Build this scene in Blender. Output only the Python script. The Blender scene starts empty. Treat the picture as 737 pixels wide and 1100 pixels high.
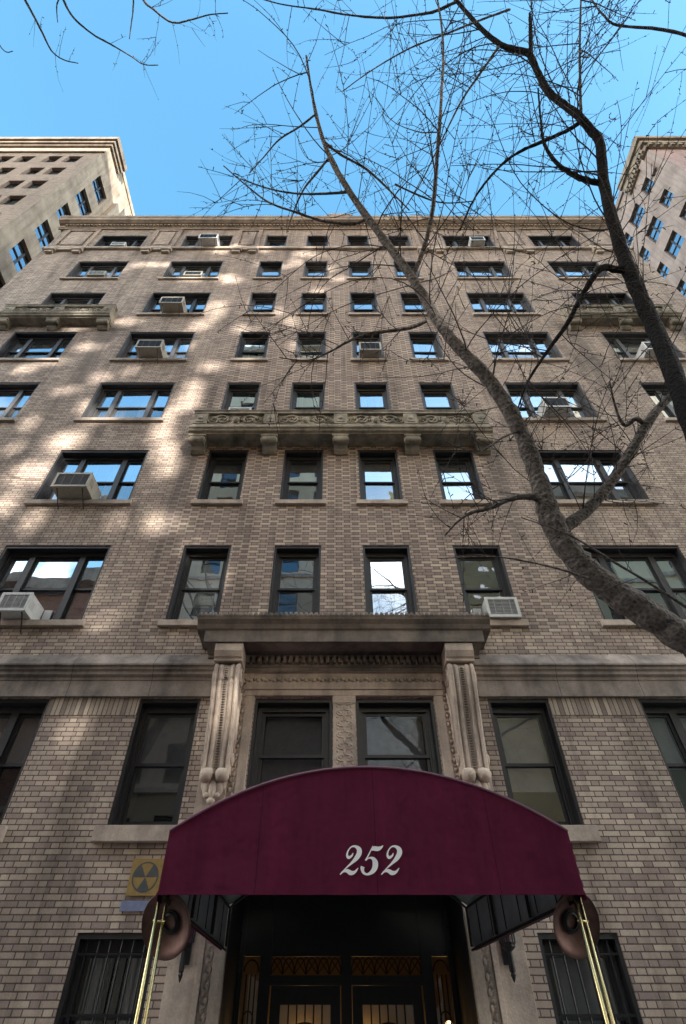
import bpy, math, random
from mathutils import Vector
random.seed(11)
R = math.radians
S = bpy.context.scene
COL = S.collection

# ------------------------------------------------------------------ mesh helpers
class MB:
    def __init__(s):
        s.v = []; s.f = []; s.mi = []
    def quad(s, a, b, c, d, mi=0):
        n = len(s.v); s.v += [tuple(a), tuple(b), tuple(c), tuple(d)]
        s.f.append((n, n+1, n+2, n+3)); s.mi.append(mi)
    def poly(s, pts, mi=0):
        n = len(s.v); s.v += [tuple(p) for p in pts]
        s.f.append(tuple(range(n, n+len(pts)))); s.mi.append(mi)
    def box(s, x0, x1, y0, y1, z0, z1, mi=0, fr=None):
        P = [(x0,y0,z0),(x1,y0,z0),(x1,y1,z0),(x0,y1,z0),(x0,y0,z1),(x1,y0,z1),(x1,y1,z1),(x0,y1,z1)]
        if fr: P = [fr(*p) for p in P]
        n = len(s.v); s.v += P
        for q in ((0,3,2,1),(4,5,6,7),(0,1,5,4),(1,2,6,5),(2,3,7,6),(3,0,4,7)):
            s.f.append(tuple(n+i for i in q)); s.mi.append(mi)
    def prism_x(s, prof, x0, x1, mi=0):
        """profile of (y,z) swept along x"""
        n = len(s.v); k = len(prof)
        s.v += [(x0,y,z) for y,z in prof] + [(x1,y,z) for y,z in prof]
        for i in range(k):
            j = (i+1) % k
            s.f.append((n+i, n+j, n+k+j, n+k+i)); s.mi.append(mi)
        s.f.append(tuple(n+i for i in reversed(range(k)))); s.mi.append(mi)
        s.f.append(tuple(n+k+i for i in range(k))); s.mi.append(mi)
    def tube(s, pts, rad, sides=6, cap=True, mi=0):
        pts = [Vector(p) for p in pts]
        if not isinstance(rad, (list, tuple)): rad = [rad]*len(pts)
        n0 = len(s.v); prev = None
        for i, p in enumerate(pts):
            t = (pts[min(i+1, len(pts)-1)] - pts[max(i-1, 0)])
            if t.length < 1e-9: t = Vector((0,0,1))
            t.normalize()
            if prev is None:
                a = Vector((1,0,0)) if abs(t.x) < .8 else Vector((0,1,0))
                u = t.cross(a).normalized()
            else:
                u = (prev - t*prev.dot(t))
                u = u.normalized() if u.length > 1e-6 else t.orthogonal().normalized()
            prev = u; w = t.cross(u)
            for k in range(sides):
                an = 2*math.pi*k/sides
                s.v.append(tuple(p + (u*math.cos(an) + w*math.sin(an))*rad[i]))
        for i in range(len(pts)-1):
            for k in range(sides):
                a = n0+i*sides+k; b = n0+i*sides+(k+1) % sides
                s.f.append((a, b, b+sides, a+sides)); s.mi.append(mi)
        if cap:
            s.f.append(tuple(n0+k for k in reversed(range(sides)))); s.mi.append(mi)
            e = n0+(len(pts)-1)*sides
            s.f.append(tuple(e+k for k in range(sides))); s.mi.append(mi)
    def lathe(s, prof, o, axis, sides=24, mi=0):
        """profile of (radius, distance along axis)"""
        o = Vector(o); t = Vector(axis).normalized(); u = t.orthogonal().normalized(); w = t.cross(u)
        n0 = len(s.v)
        for r, h in prof:
            for k in range(sides):
                an = 2*math.pi*k/sides
                s.v.append(tuple(o + t*h + (u*math.cos(an)+w*math.sin(an))*max(r, 1e-4)))
        for i in range(len(prof)-1):
            for k in range(sides):
                a = n0+i*sides+k; b = n0+i*sides+(k+1) % sides
                s.f.append((a, b, b+sides, a+sides)); s.mi.append(mi)
    def ball(s, c, r, sides=8, rings=5, sc=(1,1,1), mi=0):
        n0 = len(s.v)
        for i in range(rings+1):
            a = math.pi*i/rings
            for k in range(sides):
                b = 2*math.pi*k/sides
                s.v.append((c[0]+r*sc[0]*math.sin(a)*math.cos(b), c[1]+r*sc[1]*math.sin(a)*math.sin(b), c[2]+r*sc[2]*math.cos(a)))
        for i in range(rings):
            for k in range(sides):
                a = n0+i*sides+k; b = n0+i*sides+(k+1) % sides
                s.f.append((a, a+sides, b+sides, b)); s.mi.append(mi)
    def build(s, name, mats, parent=None, smooth=False, loc=None):
        me = bpy.data.meshes.new(name)
        me.from_pydata(s.v, [], s.f)
        if not isinstance(mats, (list, tuple)): mats = [mats]
        for m in mats: me.materials.append(m)
        for p, i in zip(me.polygons, s.mi):
            p.material_index = i; p.use_smooth = smooth
        me.update()
        o = bpy.data.objects.new(name, me); COL.objects.link(o)
        if parent is not None: o.parent = parent
        if loc is not None: o.location = loc
        return o

def bevel(o, w, seg=2):
    m = o.modifiers.new('bevel', 'BEVEL'); m.width = w; m.segments = seg; m.limit_method = 'ANGLE'
    m.angle_limit = R(40)
    return o

def tag(o, label, cat, group=None):
    o['label'] = label; o['category'] = cat
    if group: o['group'] = group
    return o
def thing(name, label, cat, loc=(0,0,0), group=None):
    o = bpy.data.objects.new(name, None); COL.objects.link(o); o.location = loc
    return tag(o, label, cat, group)
def structure(name, mb, m):
    o = mb.build(name, m); o['kind'] = 'structure'; return o

# ------------------------------------------------------------------ node helpers
class NT:
    def __init__(s, name):
        s.m = bpy.data.materials.new(name); s.m.use_nodes = True
        s.t = s.m.node_tree; s.t.nodes.clear()
        s.out = s.t.nodes.new('ShaderNodeOutputMaterial')
    def n(s, typ, **kw):
        nd = s.t.nodes.new(typ)
        for k, v in kw.items(): setattr(nd, k, v)
        return nd
    def l(s, a, b): s.t.links.new(a, b)
    def put(s, sock, v):
        if hasattr(v, 'is_output'): s.l(v, sock)
        else: sock.default_value = v
    def math(s, op, a, b=None, c=None):
        nd = s.n('ShaderNodeMath', operation=op)
        s.put(nd.inputs[0], a)
        if b is not None: s.put(nd.inputs[1], b)
        if c is not None: s.put(nd.inputs[2], c)
        return nd.outputs[0]
    def coords(s):
        tc = s.n('ShaderNodeTexCoord'); return tc.outputs['Object']
    def sep(s, v):
        nd = s.n('ShaderNodeSeparateXYZ'); s.l(v, nd.inputs[0]); return nd.outputs
    def comb(s, x, y, z=0.0):
        nd = s.n('ShaderNodeCombineXYZ')
        for i, q in enumerate((x, y, z)): s.put(nd.inputs[i], q)
        return nd.outputs[0]
    def mapping(s, v, scale):
        nd = s.n('ShaderNodeMapping'); s.l(v, nd.inputs[0]); nd.inputs['Scale'].default_value = scale
        return nd.outputs[0]
    def noise(s, v, scale, detail=4, rough=.55):
        nd = s.n('ShaderNodeTexNoise'); s.l(v, nd.inputs['Vector'])
        nd.inputs['Scale'].default_value = scale; nd.inputs['Detail'].default_value = detail
        nd.inputs['Roughness'].default_value = rough
        return nd.outputs['Fac']
    def ramp(s, f, stops, interp='LINEAR'):
        nd = s.n('ShaderNodeValToRGB'); s.l(f, nd.inputs[0]); cr = nd.color_ramp; cr.interpolation = interp
        while len(cr.elements) < len(stops): cr.elements.new(.5)
        for e, (p, c) in zip(cr.elements, stops):
            e.position = p
            e.color = (c, c, c, 1) if not isinstance(c, (tuple, list)) else (*c, 1)
        return nd.outputs[0]
    def mix(s, f, a, b, blend='MIX'):
        nd = s.n('ShaderNodeMix', data_type='RGBA', blend_type=blend)
        s.put(nd.inputs[0], f)
        for i, q in ((6, a), (7, b)):
            if isinstance(q, (tuple, list)): q = (*q[:3], 1)
            s.put(nd.inputs[i], q)
        return nd.outputs[2]
    def bsdf(s, col, rough=.7, metal=0.0, bump=None, bstr=.3, bdist=.01, spec=.5):
        b = s.n('ShaderNodeBsdfPrincipled')
        if isinstance(col, (tuple, list)): col = (*col[:3], 1)
        s.put(b.inputs['Base Color'], col); s.put(b.inputs['Roughness'], rough)
        s.put(b.inputs['Metallic'], metal); b.inputs['Specular IOR Level'].default_value = spec
        if bump is not None:
            bn = s.n('ShaderNodeBump'); bn.inputs['Strength'].default_value = bstr
            bn.inputs['Distance'].default_value = bdist
            s.l(bump, bn.inputs['Height']); s.l(bn.outputs[0], b.inputs['Normal'])
        s.l(b.outputs[0], s.out.inputs[0])
        return s.m

def brick_material(name, stops, mortar, bh=.072, bw=.236, hw=.118, centre_headers=False, stain=.45, rough=.85):
    t = NT(name); co = t.coords(); x, y, z = t.sep(co)
    per = bw+hw
    u = t.math('ADD', x, y)
    zr = t.math('DIVIDE', z, bh); row = t.math('FLOOR', zr); fz = t.math('FRACT', zr)
    odd = t.math('FLOORED_MODULO', row, 2.0)
    uu = t.math('DIVIDE', t.math('ADD', u, t.math('MULTIPLY', odd, per/2)), per)
    cell = t.math('FLOOR', uu); f = t.math('FRACT', uu)
    r = bw/per
    ish = t.math('GREATER_THAN', f, r)
    wn = t.n('ShaderNodeTexWhiteNoise', noise_dimensions='2D')
    t.l(t.comb(t.math('ADD', t.math('MULTIPLY', cell, 2.0), ish), row), wn.inputs['Vector'])
    rnd = wn.outputs['Value']
    d1 = t.math('MINIMUM', f, t.math('ABSOLUTE', t.math('SUBTRACT', f, r)))
    du = t.math('MULTIPLY', t.math('MINIMUM', d1, t.math('SUBTRACT', 1.0, f)), per)
    dz = t.math('MULTIPLY', t.math('MINIMUM', fz, t.math('SUBTRACT', 1.0, fz)), bh)
    wob = t.math('MULTIPLY', t.math('SUBTRACT', t.noise(co, 25, 2), .5), .006)
    m = t.math('ADD', t.math('MINIMUM', du, dz), wob)
    mr = t.n('ShaderNodeMapRange', interpolation_type='SMOOTHSTEP')
    t.l(m, mr.inputs[0]); mr.inputs[1].default_value = .0045; mr.inputs[2].default_value = .0095
    body = mr.outputs[0]
    # a little of each brick's own shade also drifts over the wall
    drift = t.math('MULTIPLY', t.math('SUBTRACT', t.noise(co, .75, 4), .5), .95)
    col = t.ramp(t.math('ADD', rnd, drift), stops)
    if centre_headers:
        inx = t.math('MULTIPLY', t.math('LESS_THAN', t.math('ABSOLUTE', x), 3.9), t.math('GREATER_THAN', z, 6.8))
        k = t.math('MULTIPLY', t.math('MULTIPLY', ish, inx), .62)
        col = t.mix(k, col, (.15, .118, .108))
    grain = t.ramp(t.noise(co, 60, 3), [(.25, .78), (.75, 1.15)])
    col = t.mix(1.0, col, grain, 'MULTIPLY')
    col = t.mix(body, mortar, col)
    st = t.ramp(t.noise(t.mapping(co, (1.2, 1.2, .22)), 1.0, 5, .62), [(.28, 1-stain), (.5, 1.0), (.75, 1.0+stain*.35)])
    col = t.mix(1.0, col, st, 'MULTIPLY')
    if centre_headers:
        rs = t.noise(t.mapping(co, (5.5, 5.5, .28)), 1.0, 5, .65)
        col = t.mix(1.0, col, t.ramp(rs, [(.30, .68), (.46, 1.0), (.62, 1.0), (.78, 1.16)]), 'MULTIPLY')
    if centre_headers:                                   # soot streaks below the ends of the balconies
        ax = t.math('ABSOLUTE', x)
        for xc, zt, ln, wd in ((3.78, 12.5, 4.6, .34), (7.75, 19.0, 6.0, .40), (11.5, 19.0, 5.0, .35)):
            wb = t.math('MULTIPLY', t.math('SUBTRACT', t.noise(t.mapping(co, (1.5, 1.5, .5)), 1.0, 4), .5), .55)
            a = t.math('SUBTRACT', 1.0, t.math('DIVIDE', t.math('ABSOLUTE', t.math('ADD', t.math('SUBTRACT', ax, xc), wb)), wd))
            a = t.math('MAXIMUM', a, 0.0)
            b = t.math('MAXIMUM', t.math('SUBTRACT', 1.0, t.math('DIVIDE', t.math('SUBTRACT', zt, z), ln)), 0.0)
            b = t.math('MULTIPLY', b, t.math('LESS_THAN', z, zt))
            sk = t.math('MINIMUM', t.math('MULTIPLY', t.math('MULTIPLY', a, b), 1.1), .6)
            col = t.mix(sk, col, (.10, .083, .076))
    h = t.math('ADD', body, t.math('MULTIPLY', t.noise(co, 90, 3), .35))
    return t.bsdf(col, rough, 0, h, .55, .008, .25)

def stone_material(name, base, dark, scale=1.3, lo=.35, hi=.62, rough=.85, streak=.3, joints=0.0, bstr=.35):
    t = NT(name); co = t.coords()
    f = t.noise(co, scale, 6, .65)
    col = t.mix(t.ramp(f, [(lo, 0.0), (hi, 1.0)]), dark, base)
    sk = t.ramp(t.noise(t.mapping(co, (4.5, 4.5, .35)), 1.0, 4, .6), [(.3, 1-streak), (.55, 1.0)])
    col = t.mix(1.0, col, sk, 'MULTIPLY')
    col = t.mix(1.0, col, t.ramp(t.noise(co, 45, 3), [(.2, .82), (.8, 1.12)]), 'MULTIPLY')
    if joints:
        x, y, z = t.sep(co)
        j = t.math('FRACT', t.math('ADD', t.math('DIVIDE', x, joints), .37))
        j = t.math('LESS_THAN', j, .008/joints)
        col = t.mix(j, col, [q*.45 for q in dark])
    return t.bsdf(col, rough, 0, t.noise(co, 35, 5, .6), bstr, .012, .25)

def plain(name, col, rough=.5, metal=0.0, var=.2, scale=6, bstr=0.1, spec=.5):
    t = NT(name); co = t.coords()
    c = t.mix(1.0, col, t.ramp(t.noise(co, scale, 5, .6), [(.25, 1-var), (.75, 1+var)]), 'MULTIPLY')
    return t.bsdf(c, rough, metal, t.noise(co, scale*6, 3), bstr, .004, spec)

def glass_material(name, refl, tint=(.75,.8,.82), dirt=.06):
    t = NT(name); co = t.coords()
    tr = t.n('ShaderNodeBsdfTransparent'); tr.inputs[0].default_value = (*tint, 1)
    gl = t.n('ShaderNodeBsdfGlossy'); gl.inputs['Color'].default_value = (.78, .89, 1.0, 1); gl.inputs['Roughness'].default_value = .012
    bn = t.n('ShaderNodeBump'); bn.inputs['Strength'].default_value = .032; bn.inputs['Distance'].default_value = .05
    t.l(t.noise(co, 1.6, 2), bn.inputs['Height']); t.l(bn.outputs[0], gl.inputs['Normal'])
    m1 = t.n('ShaderNodeMixShader'); m1.inputs[0].default_value = refl
    t.l(tr.outputs[0], m1.inputs[1]); t.l(gl.outputs[0], m1.inputs[2])
    df = t.n('ShaderNodeBsdfDiffuse'); df.inputs[0].default_value = (.35, .34, .32, 1)
    m2 = t.n('ShaderNodeMixShader')
    t.l(t.math('MULTIPLY', t.ramp(t.noise(co, 3.0, 5, .65), [(.3, .3), (.75, 1.4)]), dirt), m2.inputs[0])
    t.l(m1.outputs[0], m2.inputs[1]); t.l(df.outputs[0], m2.inputs[2])
    t.l(m2.outputs[0], t.out.inputs[0])
    return t.m

def emitter(name, col, strength):
    t = NT(name); e = t.n('ShaderNodeEmission'); e.inputs[0].default_value = (*col, 1); e.inputs[1].default_value = strength
    t.l(e.outputs[0], t.out.inputs[0]); return t.m

M = {}
M['brick'] = brick_material('variegated_brick', [(0.0, (.265,.205,.18)), (.22, (.335,.263,.223)), (.5, (.39,.31,.256)), (.8, (.425,.342,.278)), (1.0, (.50,.41,.325))], (.105,.078,.073), centre_headers=True, stain=.55)
M['soldier'] = brick_material('soldier_brick', [(0.0, (.17,.13,.11)), (.5, (.28,.22,.18)), (1.0, (.45,.37,.29))], (.085,.078,.075), bh=.4, bw=.075, hw=.075)
M['brick_left'] = brick_material('tan_brick', [(0.0, (.22,.172,.14)), (.5, (.285,.225,.18)), (1.0, (.36,.285,.23))], (.22,.19,.165), stain=.3)
M['brick_right'] = brick_material('rosy_brick', [(0.0, (.19,.125,.12)), (.5, (.25,.165,.155)), (1.0, (.31,.215,.2))], (.22,.18,.17), stain=.3)
M['brick_red'] = brick_material('red_brick', [(0.0, (.26,.09,.06)), (.5, (.36,.13,.08)), (1.0, (.45,.2,.13))], (.3,.27,.25), stain=.15)
M['stucco_left'] = stone_material('cream_stucco', (.42,.35,.275), (.23,.185,.145), .6, .34, .6, streak=.3)
M['stucco_right'] = stone_material('pinkish_stucco', (.30,.243,.22), (.20,.16,.145), .6, .34, .6, streak=.3)
M['cream'] = stone_material('cream_limestone', (.86,.69,.52), (.74,.58,.43), .4, .3, .6, streak=.08)
M['cream_yellow'] = stone_material('pale_yellow_stone', (.74,.64,.44), (.64,.54,.37), .4, .3, .6, streak=.08)
M['limestone'] = stone_material('weathered_limestone', (0.585,0.478,0.396), (0.308,0.254,0.222), 1.6, .32, .6, streak=.3)
M['sill'] = stone_material('sill_limestone', (0.481,0.398,0.332), (0.277,0.230,0.202), 2.2, .32, .6, streak=.25)
M['band'] = stone_material('band_limestone', (0.394,0.327,0.285), (0.117,0.099,0.091), .9, .36, .64, streak=.35, joints=1.35)
M['balcony'] = stone_material('mossy_limestone', (.40,.35,.28), (.15,.135,.11), 2.0, .35, .65, streak=.4)
M['hood'] = stone_material('sooty_stone', (0.302,0.253,0.213), (0.113,0.097,0.089), 1.2, .35, .65, streak=.3)
M['cornice'] = stone_material('cornice_stone', (0.438,0.347,0.277), (0.246,0.200,0.166), 1.2, .35, .65, streak=.3)
M['tower_stone'] = stone_material('tower_stone', (.27,.225,.18), (.16,.13,.105), 1.2, .35, .65, streak=.35)
M['frame'] = plain('brown_black_paint', (.022,.021,.024), .45, 0, .3, 9)
M['frame_grey'] = plain('grey_brown_paint', (.055,.052,.055), .5, 0, .3, 9)
M['dark'] = plain('dim_room', (.012,.012,.014), .9, 0, .2, 2)
M['glass'] = glass_material('window_glass', .62)
M['glass_dim'] = glass_material('dim_window_glass', .13, (.6,.62,.66), .05)
M['glass_black'] = glass_material('portal_glass', .02, (.6,.62,.66), .05)
M['screen'] = glass_material('screened_glass', .34, (.5,.52,.56), .12)
M['blind'] = plain('white_blind', (.55,.53,.50), .8, 0, .12, 5)
M['curtain'] = plain('grey_curtain', (.20,.19,.19), .9, 0, .2, 8)
M['ac_white'] = plain('off_white_enamel', (.50,.50,.49), .45, 0, .18, 10)
M['ac_tan'] = plain('tan_enamel', (.33,.30,.25), .5, 0, .2, 10)
M['ac_brown'] = plain('brown_enamel', (.06,.048,.042), .5, 0, .2, 10)
M['grille'] = plain('grille_metal', (.06,.06,.06), .5, .3, .2, 10)
M['grille_white'] = plain('pale_grille', (.30,.30,.30), .5, .1, .2, 10)
M['brass'] = plain('polished_brass', (.64,.53,.27), .25, 1.0, .12, 8, .05)
M['bronze'] = plain('aged_copper', (.14,.085,.075), .6, 1.0, .25, 14, .1)
M['iron'] = plain('black_iron', (.012,.012,.014), .45, .3, .3, 10)
M['piping'] = plain('pale_maroon_piping', (.22,.10,.15), .7, 0, .1, 10)
M['lining'] = plain('grey_lining', (.24,.245,.27), .8, 0, .2, 5)
M['numeral'] = plain('white_lettering', (.92,.90,.92), .6, 0, .03, 10)
M['sign_yellow'] = plain('faded_yellow_enamel', (.27,.175,.055), .5, 0, .2, 12)
M['sign_black'] = plain('faded_black_enamel', (.055,.06,.065), .5, 0, .25, 12)
M['sign_blue'] = plain('bluish_metal_strip', (.16,.19,.30), .45, 0, .2, 14)
M['asphalt'] = plain('asphalt', (.05,.05,.052), .9, 0, .3, 3)
M['concrete'] = plain('pavement_concrete', (.30,.29,.27), .9, 0, .2, 2)
M['kerb'] = plain('granite_kerb', (.28,.27,.26), .85, 0, .2, 4)
M['soil'] = plain('pit_soil', (.06,.045,.032), .95, 0, .4, 10)
M['paint'] = plain('road_paint', (.75,.74,.70), .8, 0, .1, 5)
M['roof'] = plain('tar_roof', (.06,.06,.06), .9, 0, .2, 1)
M['lobby'] = plain('ochre_lobby_wall', (.34,.25,.13), .7, 0, .15, 2)
M['lamp'] = emitter('warm_lamp', (1.0, .60, .20), 7.0)
M['led'] = emitter('lamp_bulb', (1.0, .9, .75), 6.0)

def fabric():
    t = NT('maroon_canvas'); co = t.coords()
    w = t.noise(t.mapping(co, (2.2, 1, .3)), 2.2, 5, .65)
    c = t.mix(t.ramp(w, [(.3, 0.0), (.7, 1.0)]), (.078,.0065,.026), (.118,.0115,.040))
    x, y, z = t.sep(co)
    sm = t.math('LESS_THAN', t.math('ABSOLUTE', t.math('SUBTRACT', t.math('FRACT', t.math('DIVIDE', t.math('ADD', x, .30), .95)), .5)), .004)
    c = t.mix(t.math('MULTIPLY', sm, .7), c, (.030,.004,.011))
    return t.bsdf(c, .75, 0, t.math('ADD', t.noise(co, 2.2, 3), t.math('MULTIPLY', t.noise(co, 220, 2), .05)), .75, .07, .12)
M['fabric'] = fabric()

def bark(name, a, b):
    t = NT(name); co = t.coords()
    n1 = t.noise(t.mapping(co, (1, 1, 1)), 9, 6, .7)
    vo = t.n('ShaderNodeTexVoronoi'); t.l(co, vo.inputs['Vector']); vo.inputs['Scale'].default_value = 26
    f = t.math('ADD', t.math('MULTIPLY', n1, .8), t.math('MULTIPLY', vo.outputs['Distance'], .35))
    c = t.mix(t.ramp(f, [(.35, 0.0), (.72, 1.0)]), a, b)
    return t.bsdf(c, .9, 0, f, 1.0, .07, .2)
M['bark'] = bark('grey_bark', (.06,.052,.049), (.20,.175,.162))
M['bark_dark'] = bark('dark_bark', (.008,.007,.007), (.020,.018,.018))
M['twig'] = plain('twig_bark', (.032,.023,.021), .85, 0, .3, 5)

# ------------------------------------------------------------------ world, camera
EYE = Vector((-.162, -8.3, 1.6))
cam = bpy.data.cameras.new('camera'); camo = bpy.data.objects.new('camera', cam); COL.objects.link(camo)
camo.location = EYE; camo.rotation_euler = (R(135), 0, 0)
cam.sensor_fit = 'VERTICAL'; cam.sensor_height = 36; cam.sensor_width = 36
cam.lens = 570/1100*36; cam.shift_x = 9.5/1100; cam.clip_end = 2000; cam.clip_start = .05
S.camera = camo
CS = math.sqrt(.5)
def at(px, py, d):
    """a point d metres along the view axis"""
    x = (px-359)/570; v = (550-py)/570
    return EYE + d*Vector((x, CS-v*CS, CS+v*CS))
def wall_pt(px, py, Y=8.3):
    q = (550-py)/570; Z = Y*(1+q)/(1-q); d = (Y+Z)*CS
    return ((px-359)*d/570-.162, Y-8.3, Z+1.6)

SUN_EL = R(21); SUN_AZ = math.atan2(.55, -1.0)     # direction towards the sun, in the xy plane: (.55, -1)
sd = Vector((math.cos(SUN_EL)*math.sin(SUN_AZ), math.cos(SUN_EL)*math.cos(SUN_AZ), math.sin(SUN_EL)))
W = bpy.data.worlds.new('World'); S.world = W; W.use_nodes = True
nt = W.node_tree; nt.nodes.clear()
wo = nt.nodes.new('ShaderNodeOutputWorld'); bg = nt.nodes.new('ShaderNodeBackground')
sky = nt.nodes.new('ShaderNodeTexSky'); sky.sky_type = 'NISHITA'; sky.sun_disc = False
sky.sun_elevation = SUN_EL; sky.sun_rotation = SUN_AZ; sky.altitude = 0
sky.air_density = 1.5; sky.dust_density = 1.3; sky.ozone_density = 1.2
hs = nt.nodes.new('ShaderNodeHueSaturation'); hs.inputs['Hue'].default_value = .488; hs.inputs['Saturation'].default_value = 1.36
hs.inputs['Value'].default_value = .95; nt.links.new(sky.outputs[0], hs.inputs['Color'])
# scattered bright clouds in the half of the sky towards the sun
tc = nt.nodes.new('ShaderNodeTexCoord'); sx = nt.nodes.new('ShaderNodeSeparateXYZ'); nt.links.new(tc.outputs['Generated'], sx.inputs[0])
nz = nt.nodes.new('ShaderNodeTexNoise'); nz.inputs['Scale'].default_value = 2.6; nz.inputs['Detail'].default_value = 8; nz.inputs['Roughness'].default_value = .58
nt.links.new(tc.outputs['Generated'], nz.inputs['Vector'])
r1 = nt.nodes.new('ShaderNodeMapRange'); r1.interpolation_type = 'SMOOTHSTEP'; nt.links.new(nz.outputs['Fac'], r1.inputs[0]); r1.inputs[1].default_value = .56; r1.inputs[2].default_value = .70
r2 = nt.nodes.new('ShaderNodeMapRange'); r2.interpolation_type = 'SMOOTHSTEP'; nt.links.new(sx.outputs[1], r2.inputs[0])
r2.inputs[1].default_value = -.12; r2.inputs[2].default_value = -.38
mm = nt.nodes.new('ShaderNodeMath'); mm.operation = 'MULTIPLY'; nt.links.new(r1.outputs[0], mm.inputs[0]); nt.links.new(r2.outputs[0], mm.inputs[1])
mc = nt.nodes.new('ShaderNodeMix'); mc.data_type = 'RGBA'; nt.links.new(mm.outputs[0], mc.inputs[0]); nt.links.new(hs.outputs[0], mc.inputs[6]); mc.inputs[7].default_value = (8.6, 8.3, 7.9, 1)
# and unseen bright cloud added at both street ends to fill the facade
ab = nt.nodes.new('ShaderNodeMath'); ab.operation = 'ABSOLUTE'; nt.links.new(sx.outputs[0], ab.inputs[0])
def mapr(sock, a, b):
    q = nt.nodes.new('ShaderNodeMapRange'); q.interpolation_type = 'SMOOTHSTEP'; nt.links.new(sock, q.inputs[0]); q.inputs[1].default_value = a; q.inputs[2].default_value = b
    return q.outputs[0]
def mul(a, b):
    q = nt.nodes.new('ShaderNodeMath'); q.operation = 'MULTIPLY'; nt.links.new(a, q.inputs[0]); nt.links.new(b, q.inputs[1]); return q.outputs[0]
side = mul(mul(mapr(ab.outputs[0], .50, .66), mapr(sx.outputs[1], .22, -.05)), mapr(nz.outputs['Fac'], .34, .50))
m3 = nt.nodes.new('ShaderNodeMix'); m3.data_type = 'RGBA'; nt.links.new(side, m3.inputs[0]); nt.links.new(mc.outputs[2], m3.inputs[6]); m3.inputs[7].default_value = (13.2, 12.9, 12.2, 1)
nt.links.new(m3.outputs[2], bg.inputs[0]); bg.inputs[1].default_value = .15
nt.links.new(bg.outputs[0], wo.inputs[0])
sl = bpy.data.lights.new('sun', 'SUN'); sl.energy = 3.7; sl.angle = R(.6); sl.color = (1.0, .95, .85)
so = bpy.data.objects.new('sun', sl); COL.objects.link(so)
so.rotation_euler = sd.to_track_quat('Z', 'Y').to_euler(); so.location = (0, -20, 60)
S.view_settings.view_transform = 'Standard'; S.view_settings.look = 'None'
S.view_settings.exposure = 1.9; S.view_settings.gamma = 1; S.view_settings.use_curve_mapping = False
S.render.engine = 'CYCLES'
S.cycles.max_bounces = 8; S.cycles.diffuse_bounces = 4; S.cycles.glossy_bounces = 4; S.cycles.transparent_max_bounces = 16
S.cycles.caustics_reflective = False; S.cycles.caustics_refractive = False
S.cycles.use_denoising = True

# ------------------------------------------------------------------ ground
mb = MB(); mb.box(-600, 600, -600, 600, -.5, -.162); structure('ground', mb, M['asphalt'])
mb = MB(); mb.box(-120, 120, -13.85, -5.15, -.160, -.15); structure('road', mb, M['asphalt'])
mb = MB(); mb.box(-120, 120, -5.0, .0, -.158, -.004); structure('pavement', mb, M['concrete'])
mb = MB(); mb.box(-120, 120, -18.5, -14.0, -.158, -.004); structure('far_pavement', mb, M['concrete'])
mb = MB(); mb.box(-120, 120, -5.15, -5.0, -.158, 0); structure('kerb', mb, M['kerb'])
mb = MB(); mb.box(-120, 120, -14.0, -13.85, -.158, 0); structure('far_kerb', mb, M['kerb'])
mb = MB()
for i in range(-20, 20): mb.box(i*4, i*4+2, -9.56, -9.44, -.15, -.146)
structure('road_marking', mb, M['paint'])

# ------------------------------------------------------------------ a wall with openings
def wall_grid(mb, fr, w0, w1, z0, z1, holes, depth=.3, room=.7, mi_wall=0, mi_room=1, reveal=0):
    """fr(u, depth, z) -> point; depth is measured into the wall"""
    us = sorted({w0, w1, *[h[0] for h in holes], *[h[1] for h in holes]})
    zs = sorted({z0, z1, *[h[2] for h in holes], *[h[3] for h in holes]})
    for i in range(len(us)-1):
        for j in range(len(zs)-1):
            uc = (us[i]+us[i+1])/2; zc = (zs[j]+zs[j+1])/2
            if any(h[0] < uc < h[1] and h[2] < zc < h[3] for h in holes): continue
            mb.quad(fr(us[i],0,zs[j]), fr(us[i+1],0,zs[j]), fr(us[i+1],0,zs[j+1]), fr(us[i],0,zs[j+1]), mi_wall)
    for a, b, c, d in [h[:4] for h in holes]:
        for d0, d1, mi in ((0, depth, reveal), (depth, depth+room, mi_room)):
            mb.quad(fr(a,d0,c), fr(a,d1,c), fr(a,d1,d), fr(a,d0,d), mi)
            mb.quad(fr(b,d1,c), fr(b,d0,c), fr(b,d0,d), fr(b,d1,d), mi)
            mb.quad(fr(a,d0,d), fr(a,d1,d), fr(b,d1,d), fr(b,d0,d), mi)
            mb.quad(fr(a,d1,c), fr(a,d0,c), fr(b,d0,c), fr(b,d1,c), mi)
        e = depth+room
        mb.quad(fr(a,e,c), fr(b,e,c), fr(b,e,d), fr(a,e,d), mi_room)

def FRONT(u, d, z): return (u, d, z)

# ------------------------------------------------------------------ the apartment building
HW = 12.9
bld = thing('apartment_building', 'nine storey brown brick apartment building with limestone entrance portal and stone balconies, filling the middle', 'building')
NAR = [(-3.28,-2.30), (-1.40,-.43), (.43,1.40), (2.30,3.28)]
WID = [(-7.0,-4.80), (4.80,7.0)]
OUT = [(-10.86,-8.74), (8.74,10.86)]
def row_z(k): return 8.92+3.172*k
wins = []       # x0,x1,z0,z1,style,row,col
for k in range(7):
    zt = row_z(k); zb = zt-(1.86 if k < 6 else 1.72)
    for c, (a, b) in enumerate([OUT[0], WID[0], *NAR, WID[1], OUT[1]]):
        wins.append((a, b, zb, zt, 'triple' if b-a > 1.5 else 'single', k, 'ABCDEFGH'[c]))
for c, (a, b) in zip('ABCFGH', [OUT[0], WID[0], (-3.33,-2.34), (2.34,3.33), WID[1], OUT[1]]):
    wins.append((a, b, 3.72, 5.585, 'triple' if b-a > 1.5 else 'single', -1, c))
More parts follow.
